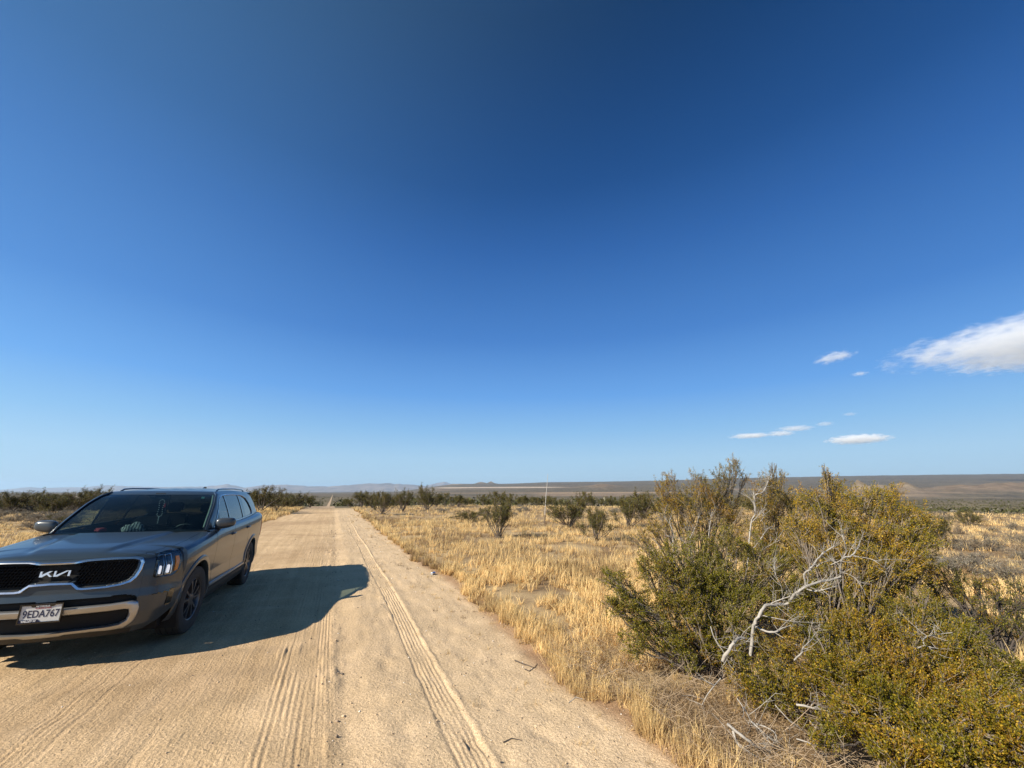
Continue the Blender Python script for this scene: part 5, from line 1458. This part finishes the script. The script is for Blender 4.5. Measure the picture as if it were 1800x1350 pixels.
# ---- greenhouse
def gu(z, v):
    d = z - 1.19
    w = .888 - .30 * d - .22 * max(d, 0) ** 2
    w -= float(np.interp(-v, [.3, .6, 1.0, 2.6, 3.2, 3.9], [.085, .045, .0, .0, .02, .075]))
    if z > 1.62: w -= (z - 1.62) * .75
    return w
def gpt(side, off=0.0):
    return lambda v, z, o=0.0: cp(side * (gu(z, v) + o + off), v, z)
DLO = [(-.72, 1.172), (-.86, 1.270), (-1.00, 1.40), (-1.12, 1.50), (-1.23, 1.565), (-1.36, 1.600), (-1.60, 1.613), (-2.00, 1.618), (-2.40, 1.612), (-2.70, 1.592), (-2.92, 1.545), (-3.07, 1.46), (-3.17, 1.35), (-3.20, 1.285), (-3.14, 1.250), (-2.95, 1.238), (-2.42, 1.222), (-1.90, 1.208), (-1.47, 1.196), (-1.0, 1.180)]
GOUT = [(-.52, 1.148), (-.66, 1.27), (-.86, 1.41), (-1.02, 1.52), (-1.16, 1.60), (-1.32, 1.662), (-1.60, 1.676), (-2.00, 1.684), (-2.40, 1.684), (-2.80, 1.676), (-3.20, 1.662), (-3.58, 1.640), (-3.78, 1.45), (-3.88, 1.30), (-3.92, 1.240), (-3.3, 1.226), (-2.42, 1.198), (-1.90, 1.184), (-1.47, 1.172), (-1.0, 1.160)]
for side in (1, -1):
    fn = gpt(side)
    fr = band('window_surround', dense(GOUT, 3), dense(DLO, 3), fn, [(0, 0), (.25, .003), (.5, .004), (.75, .003), (.985, 0.0), (1, -.012)], M_paint)
    cxm, czm = -1.95, 1.40
    def shr(P, e):
        Q = []
        n = len(P)
        for i in range(n):
            a, b, c = P[i - 1], P[i], P[(i + 1) % n]
            t = np.array([c[0] - a[0], c[1] - a[1]]); t /= np.linalg.norm(t); nn = np.array([t[1], -t[0]])
            if nn @ np.array([b[0] - cxm, b[1] - czm]) < 0: nn = -nn
            Q.append((b[0] + nn[0] * e, b[1] + nn[1] * e))
        return Q
    band('window_chrome', dense(shr(DLO, .014), 3), dense(shr(DLO, .001), 3), fn, [(0, .002), (.2, .009), (.8, .009), (1, -.004)], M_chrome)
    low = [(v, z) for v, z in DLO if True]
    up = sorted([p for p in DLO[:14]], key=lambda p: -p[0]); lo = sorted([DLO[0]] + DLO[13:], key=lambda p: -p[0])
    fu = lambda v: float(np.interp(-v, [-p[0] for p in up], [p[1] for p in up])); fl = lambda v: float(np.interp(-v, [-p[0] for p in lo], [p[1] for p in lo]))
    for nm, a, b, mt in (('side_window', -.722, -1.50, M_side), ('side_window', -1.545, -2.375, M_tint), ('side_window', -2.425, -3.197, M_tint)):
        V, F = [], []
        n = 16
        for i in range(n + 1):
            v = a + (b - a) * i / n; z0, z1 = fl(v), max(fu(v), fl(v) + .002)
            for k_ in range(7): V.append(fn(v, z0 + (z1 - z0) * k_ / 6, -.008))
        for i in range(n):
            for k_ in range(6):
                q = i * 7 + k_; F.append((q, q + 1, q + 8, q + 7))
        mesh_py(nm, V, F, mt, car)
    for a, b in ((-1.495, -1.55), (-2.37, -2.43)):
        V = []
        F = []
        for i in range(9):
            t = i / 8; z0, z1 = fl((a + b) / 2) - .004, fu((a + b) / 2) + .004; z = z0 + (z1 - z0) * t
            V += [fn(a, z, -.006), fn(a - .004, z, .000), fn(b + .004, z, .000), fn(b, z, -.006)]
        for i in range(8):
            for m in range(3): F.append((i * 4 + m, i * 4 + m + 1, i * 4 + m + 5, i * 4 + m + 4))
        mesh_py('door_pillar', V, F, M_gloss, car, auto=30)
    # strip closing body shoulder to glass line
    V, F = [], []
    vs = np.linspace(-.50, -3.92, 60)
    for v in vs:
        zt = ztop(v); p = body(s_of_v(v), zt, 0, 1)
        zb = float(np.interp(-v, [-q[0] for q in sorted(GOUT[14:] + [GOUT[0]], key=lambda q: -q[0])], [q[1] for q in sorted(GOUT[14:] + [GOUT[0]], key=lambda q: -q[0])]))
        V += [cp(side * p[0], v, zt), cp(side * gu(zb, v), v, zb + .001)]
    for i in range(len(vs) - 1): F.append((2 * i, 2 * i + 2, 2 * i + 3, 2 * i + 1))
    mesh_py('shoulder_strip', V, F, M_paint, car)

# windscreen, roof, rear window
def loft(name, rows, mat_, auto=40):
    V = [p for r in rows for p in r]; n = len(rows[0]); F = []
    for j in range(len(rows) - 1):
        for i in range(n - 1): F.append((j * n + i, j * n + i + 1, (j + 1) * n + i + 1, (j + 1) * n + i))
    return mesh_py(name, V, F, mat_, car, auto=auto)
AA = np.linspace(-1, 1, 29)
GO_F = GOUT[:6]
def front_edge(t):  # outer line of the windscreen pillar, t 0 bottom..1 top
    v = float(np.interp(t, np.linspace(0, 1, 6), [p[0] for p in GO_F])); z = float(np.interp(t, np.linspace(0, 1, 6), [p[1] for p in GO_F]))
    return gu(z, v), v, z
rows, seal = [], []
for j in range(15):
    t = j / 14; xe, ve, ze = front_edge(t); w = xe - .040
    vc = -.33 + (-1.20 + .33) * t; zc = 1.150 + (1.650 - 1.150) * t + .030 * math.sin(math.pi * t)
    ve2 = ve + .012; ze2 = ze - .002 - .018 * t
    rows.append([cp(a * w, vc + (ve2 - vc) * abs(a) ** 2.2, zc + (ze2 - zc) * abs(a) ** 2.2) for a in AA])
ws = loft('windscreen', rows[:-1], M_glass, 0)
for side in (1, -1):
    V, F = [], []
    for j in range(15):
        t = j / 14; xe, ve, ze = front_edge(t); e = rows[j][-1 if side > 0 else 0]
        V += [e, cp(side * (xe - .022), ve + .012, ze + .006), cp(side * xe, ve, ze)]
    for j in range(14):
        for m in range(2): F.append((3 * j + m, 3 * j + m + 1, 3 * j + m + 4, 3 * j + m + 3))
    mesh_py('windscreen_pillar', V, F, M_paint, car, auto=30)
    Vt = []; Ft = []
    for j in range(15):
        e = Vector(V[3 * j]); q = Vector(V[3 * j + 1]); d = (q - e).normalized()
        Vt += [e - d * .006, e - d * .004 + Vector((0, -.006, .008)), e + d * .006 + Vector((0, -.006, .008)), e + d * .008]
    for j in range(14):
        for m in range(3): Ft.append((4 * j + m, 4 * j + m + 1, 4 * j + m + 5, 4 * j + m + 4))
    mesh_py('pillar_moulding', Vt, Ft, M_gloss, car, auto=30)
# roof
roof_rows = []
top = sorted([p for p in GOUT[5:12]], key=lambda p: -p[0])
vs = [None] + list(np.linspace(-1.34, -3.58, 24))
hdr = rows[-2]
roof_rows.append([(p[0], p[1], p[2] + .001) for p in hdr])
for v in vs[1:]:
    ze = float(np.interp(-v, [-p[0] for p in top], [p[1] for p in top])); xe = gu(ze, v)
    zc = float(np.interp(-v, [1.34, 1.7, 2.2, 2.8, 3.3, 3.6], [1.672, 1.705, 1.722, 1.720, 1.706, 1.692]))
    zc = max(zc, ze)
    r = []
    for a in AA:
        z = ze + (zc - ze) * (1 - abs(a) ** 2.6)
        z += .004 * math.cos(a * 22) * (abs(a) < .85) * (v < -1.6)
        vv = v + (.10 * (1 - a * a) if v > -1.5 else 0) * 1.0
        r.append(cp(a * xe, vv, z))
    roof_rows.append(r)
loft('roof', roof_rows, M_paint, 0)
rr = []
for t in np.linspace(0, 1, 8):
    v = -3.58 - .34 * t; z = 1.640 - .40 * t; w = gu(z, v)
    rr.append([cp(a * w, v - .10 * (1 - a * a) * (1 - t * .3), z + (.05 * (1 - abs(a) ** 2.6)) * (1 - t)) for a in AA])
loft('rear_window', rr, M_tint, 0)
sp_r = []
for k_, (dv, dz) in enumerate(((0, .002), (-.10, .010), (-.19, .002), (-.20, -.016), (-.10, -.030), (0, -.03))):
    sp_r.append([cp(a * .66, -3.56 + dv - .03 * (1 - a * a), 1.640 + .052 * (1 - abs(a) ** 2.6) + dz) for a in AA])
loft('roof_spoiler', sp_r, M_paint, 30)
# tailgate deck under the rear window, tail lamps
V, F = [], []
for i, a in enumerate(AA):
    x1, v1, z1 = rr[-1][i]; s = SLEN - abs(a) * (SLEN - s_of_v(-3.84)); p = body(s, 1.25, 0, 1 if a >= 0 else -1)
    V += [(x1, v1, z1), cp(p[0], p[1], 1.25)]
for i in range(len(AA) - 1): F.append((2 * i, 2 * i + 2, 2 * i + 3, 2 * i + 1))
mesh_py('tailgate_shelf', V, F, M_paint, car)
for side in (1, -1):
    def bpt(a, z, o=0.0, side=side):
        x, v, z = body(a, z, o, side); return cp(x, v, z)
    sA, sB = s_of_v(-3.70), s_of_v(-3.95)
    patch('tail_lamp', [(sA, .80), (sB, .80), (sB, 1.20), (sA, 1.18)], bpt, .008, M_red, n=3)
pbox('rear_plate', -.15, .15, .85, 1.0, 4.06, 4.075, M_plate, car)
for side in (1, -1):
    # roof rails, handles, mirrors, sill trim
    P = np.array([cp(side * (gu(1.68, v) - .025), v, float(np.interp(-v, [1.5, 1.56, 1.8, 2.5, 3.2, 3.4, 3.46], [1.672, 1.700, 1.712, 1.716, 1.704, 1.690, 1.660]))) for v in np.linspace(-1.5, -3.46, 24)])[None]
    v_, f_ = tubes(P, np.full((1, 24), .013), 6); mesh_py('roof_rail', v_, f_, M_gloss, car)
    for vh, zh in ((-1.30, 1.035), (-2.28, 1.060)):
        Pn = np.array([spt(vh + d, zh + .004 * math.sin(math.pi * k_ / 8), .006 + .030 * math.sin(math.pi * k_ / 8) ** .5, side) for k_, d in enumerate(np.linspace(.10, -.10, 9))])[None]
        v_, f_ = tubes(Pn, np.array([[.006, .011, .013, .014, .014, .014, .013, .011, .006]]), 8)
        h_ = mesh_py('door_handle', v_, f_, M_paint, car)
        patch('handle_recess', [(vh + .07 * math.cos(q), zh + .028 * math.sin(q)) for q in np.linspace(0, 6.28, 14)[:-1]], lambda a, b, o, side=side: spt(a, b, o, side), .0015, M_plast, h_, n=1, thick=.003)
    band('sill_trim', [(v, .462) for v in np.linspace(-.49, -2.40, 20)], [(v, .425) for v in np.linspace(-.47, -2.42, 20)], lambda a, b, o, side=side: spt(a, b, o, side), [(0, -.004), (.15, .016), (.85, .018), (1, -.004)], M_silver, closed=False)
    # door mirror: rounded housing on a short arm
    bm = bmesh.new(); bmesh.ops.create_uvsphere(bm, u_segments=32, v_segments=18, radius=1)
    for q in bm.verts:
        x, y, z = q.co
        f = lambda t, p: math.copysign(abs(t) ** p, t)
        x, y, z = f(x, .62), f(y, .75), f(z, .62)
        ty = .070 * (1 if y < 0 else .55)
        q.co = (x * .122 + .0, y * ty + .02 * x, z * (.074 - .010 * x) + .012 * x)
    me = bpy.data.meshes.new('door_mirror'); bm.to_mesh(me); bm.free(); me.materials.append(M_paint)
    me.polygons.foreach_set('use_smooth', [True] * len(me.polygons))
    mo = link('door_mirror', me, car); mo.location = cp(side * 1.000, -.745, 1.226); mo.scale = (side, 1, 1)
    if side < 0: me.flip_normals()
    g_ = pbox('mirror_glass', -.095, .098, -.048, .052, .034, .041, M_chrome, mo, .002)
    ar = pbox('mirror_arm', -.125, -.03, -.085, -.045, -.03, .03, M_gloss, mo, .012)
    tr = mesh_py('mirror_indicator', *[(lambda t: (t[0], t[1]))(tubes(np.array([[(x_, -.070 * math.sqrt(max(0, 1 - (x_ / .135) ** 2)) - .006 + .02 * x_ / .122, -.030) for x_ in np.linspace(-.02, .11, 9)]]), np.full((1, 9), .006), 6))[0]], M_lens, mo) if False else None
# antenna fin
patch('antenna_fin', [(-2.98, 0), (-3.12, .045), (-3.18, .045), (-3.20, 0)], lambda a, b, o: cp(o - .01, a, 1.712 + b), .02, M_gloss, n=1, thick=.02)

# ---- cabin
pbox('cabin_floor', -.80, .80, .42, .46, .40, 3.85, M_dash, car)
for side in (1, -1): pbox('door_card', side * .85 - .02, side * .85 + .02, .45, 1.14, .70, 3.6, M_dash, car)
pbox('headliner', -.56, .56, 1.612, 1.622, 1.42, 3.5, pmat('headliner_cloth', (.06, .06, .062), .9), car)
bmv, bmf = [], []
dashp = [(-.42, 1.10), (-.60, 1.135), (-.95, 1.120), (-1.10, 1.06), (-1.12, .95), (-1.05, .70)]
for i, u in enumerate(np.linspace(-.80, .80, 17)):
    for v, z in dashp: bmv.append(cp(u, v, z + .015 * math.exp(-((u - .38) / .16) ** 2) * (v < -.8)))
for i in range(16):
    for m in range(5): bmf.append((i * 6 + m, (i + 1) * 6 + m, (i + 1) * 6 + m + 1, i * 6 + m + 1))
mesh_py('dashboard', bmv, bmf, M_dash, car)
pbox('infotainment_screen', -.32, .30, 1.10, 1.20, 1.02, 1.04, M_gloss, car, .004)
st = empty('steering_wheel', cp(.38, -1.28, 1.02), 0, car); st.rotation_euler = (math.radians(-65), 0, 0)
th = np.linspace(0, 2 * math.pi, 33); P = np.array([[(.185 * math.cos(a), .185 * math.sin(a), 0) for a in th]]); v_, f_ = tubes(P, np.full((1, 33), .015), 6); mesh_py('rim', v_, f_, M_seat, st)
pbox('hub', -.06, .06, -.05, .05, -.02, .02, M_seat, st, .01); pbox('spoke', -.18, .18, -.02, .02, -.01, .01, M_seat, st)
def seat(u, v, w):
    s = empty('seat', cp(u, v, .5), 0, car)
    pbox('cushion', -w, w, .0, .18, -.28, .25, M_seat, s, .04)
    b = pbox('backrest', -w, w, .0, .66, -.06, .06, M_seat, s, .04); b.location = (0, .27, .12); b.rotation_euler = (math.radians(-14), 0, 0)
    h = pbox('headrest', -.13, .13, .0, .17, -.05, .05, M_seat, s, .035); h.location = (0, .45, .80); h.rotation_euler = (math.radians(-8), 0, 0)
seat(.38, -1.75, .26); seat(-.38, -1.75, .26); seat(.40, -2.65, .25); seat(-.40, -2.65, .25)
pbox('interior_mirror', -.12, .12, 1.545, 1.60, 1.17, 1.20, M_gloss, car, .008)
pbox('camera_housing', -.07, .07, 1.595, 1.645, 1.16, 1.26, M_dash, car, .01)
pbox('windscreen_sticker', .515, .555, 1.565, 1.59, 1.195, 1.198, pmat('sticker_green', (.25, .55, .45), .5), car)
for side in (1, ):
    P = np.array([[cp(side * (front_edge(t)[0] - .07), front_edge(t)[1] - .05, front_edge(t)[2] - .01) for t in np.linspace(.06, .93, 10)]]); v_, f_ = tubes(P, np.full((1, 10), .012), 5); mesh_py('pillar_trim', v_, f_, M_cream, car)
def to_world(u, v, z): 
    return car.matrix_basis @ Vector(cp(u, v, z))
# things inside the car
bd = []
bpv, bpf = [], []
hang = empty('hanging_beads', to_world(.04, -1.16, 1.56)); tag(hang, 'white bead string with a red tassel hanging behind the windscreen of the car', 'ornament')
M_bead = pmat('pearl_bead', (.75, .73, .70), .3); M_redc = pmat('red_cloth', (.42, .03, .04), .8)
def ball(r, mat_, loc, parent, name, sc=(1, 1, 1)):
    bm = bmesh.new(); bmesh.ops.create_icosphere(bm, subdivisions=1, radius=r)
    for q in bm.verts: q.co = (q.co.x * sc[0] + loc[0], q.co.y * sc[1] + loc[1], q.co.z * sc[2] + loc[2])
    return bm
bm = bmesh.new()
for k_ in range(26):
    a = k_ / 25 * 2 * math.pi; x = .032 * math.sin(a) + .01 * math.sin(3 * a); z = -.13 + .12 * math.cos(a)
    bmesh.ops.create_icosphere(bm, subdivisions=1, radius=.0065, matrix=Matrix.Translation((x, 0, z)))
for k_ in range(7): bmesh.ops.create_icosphere(bm, subdivisions=1, radius=.0065, matrix=Matrix.Translation((-.004 + .003 * (k_ % 2), 0, -.26 - .014 * k_)))
me = bpy.data.meshes.new('beads'); bm.to_mesh(me); bm.free(); me.materials.append(M_bead); link('beads', me, hang)
bm = bmesh.new(); bmesh.ops.create_cone(bm, segments=8, radius1=.016, radius2=.006, depth=.06, matrix=Matrix.Translation((.045, 0, -.09)))
me = bpy.data.meshes.new('tassel'); bm.to_mesh(me); bm.free(); me.materials.append(M_redc); link('tassel', me, hang)
def lump(name, loc, sc, mat_, label, cat, seed):
    bm = bmesh.new(); bmesh.ops.create_icosphere(bm, subdivisions=3, radius=1); rs = random.Random(seed)
    ph = [rs.random() * 6 for _ in range(6)]
    for q in bm.verts:
        d = 1 + .18 * math.sin(5 * q.co.x + ph[0]) * math.sin(4 * q.co.y + ph[1]) + .12 * math.sin(9 * q.co.z + ph[2] + 5 * q.co.x)
        q.co = Vector((q.co.x * sc[0], q.co.y * sc[1], max(q.co.z, -.25) * sc[2])) * d
    me = bpy.data.meshes.new(name); bm.to_mesh(me); bm.free(); me.materials.append(mat_); me.polygons.foreach_set('use_smooth', [True] * len(me.polygons))
    o = link(name, me); o.location = loc; tag(o, label, cat); return o
lump('red_cloth', to_world(-.46, -.80, 1.155), (.060, .05, .035), M_redc, 'small crumpled red cloth on the dashboard at the passenger side of the car', 'cloth', 1)
def stripe_mat():
    m, n, l, p = new_mat('striped_cloth'); tc = n.new('ShaderNodeTexCoord'); w = n.new('ShaderNodeTexWave'); w.inputs['Scale'].default_value = 9; w.inputs['Distortion'].default_value = 2
    l.new(tc.outputs['Object'], w.inputs[0]); r = n.new('ShaderNodeValToRGB'); r.color_ramp.elements[0].color = (.03, .03, .035, 1); r.color_ramp.elements[1].color = (.50, .47, .42, 1)
    l.new(w.outputs['Color'], r.inputs[0]); l.new(r.outputs[0], p.inputs['Base Color']); p.inputs['Roughness'].default_value = .9; return m
lump('striped_cloth', to_world(-.14, -.92, 1.150), (.13, .07, .085), stripe_mat(), 'striped grey and white cloth piled on the dashboard below the car interior mirror', 'cloth', 5)
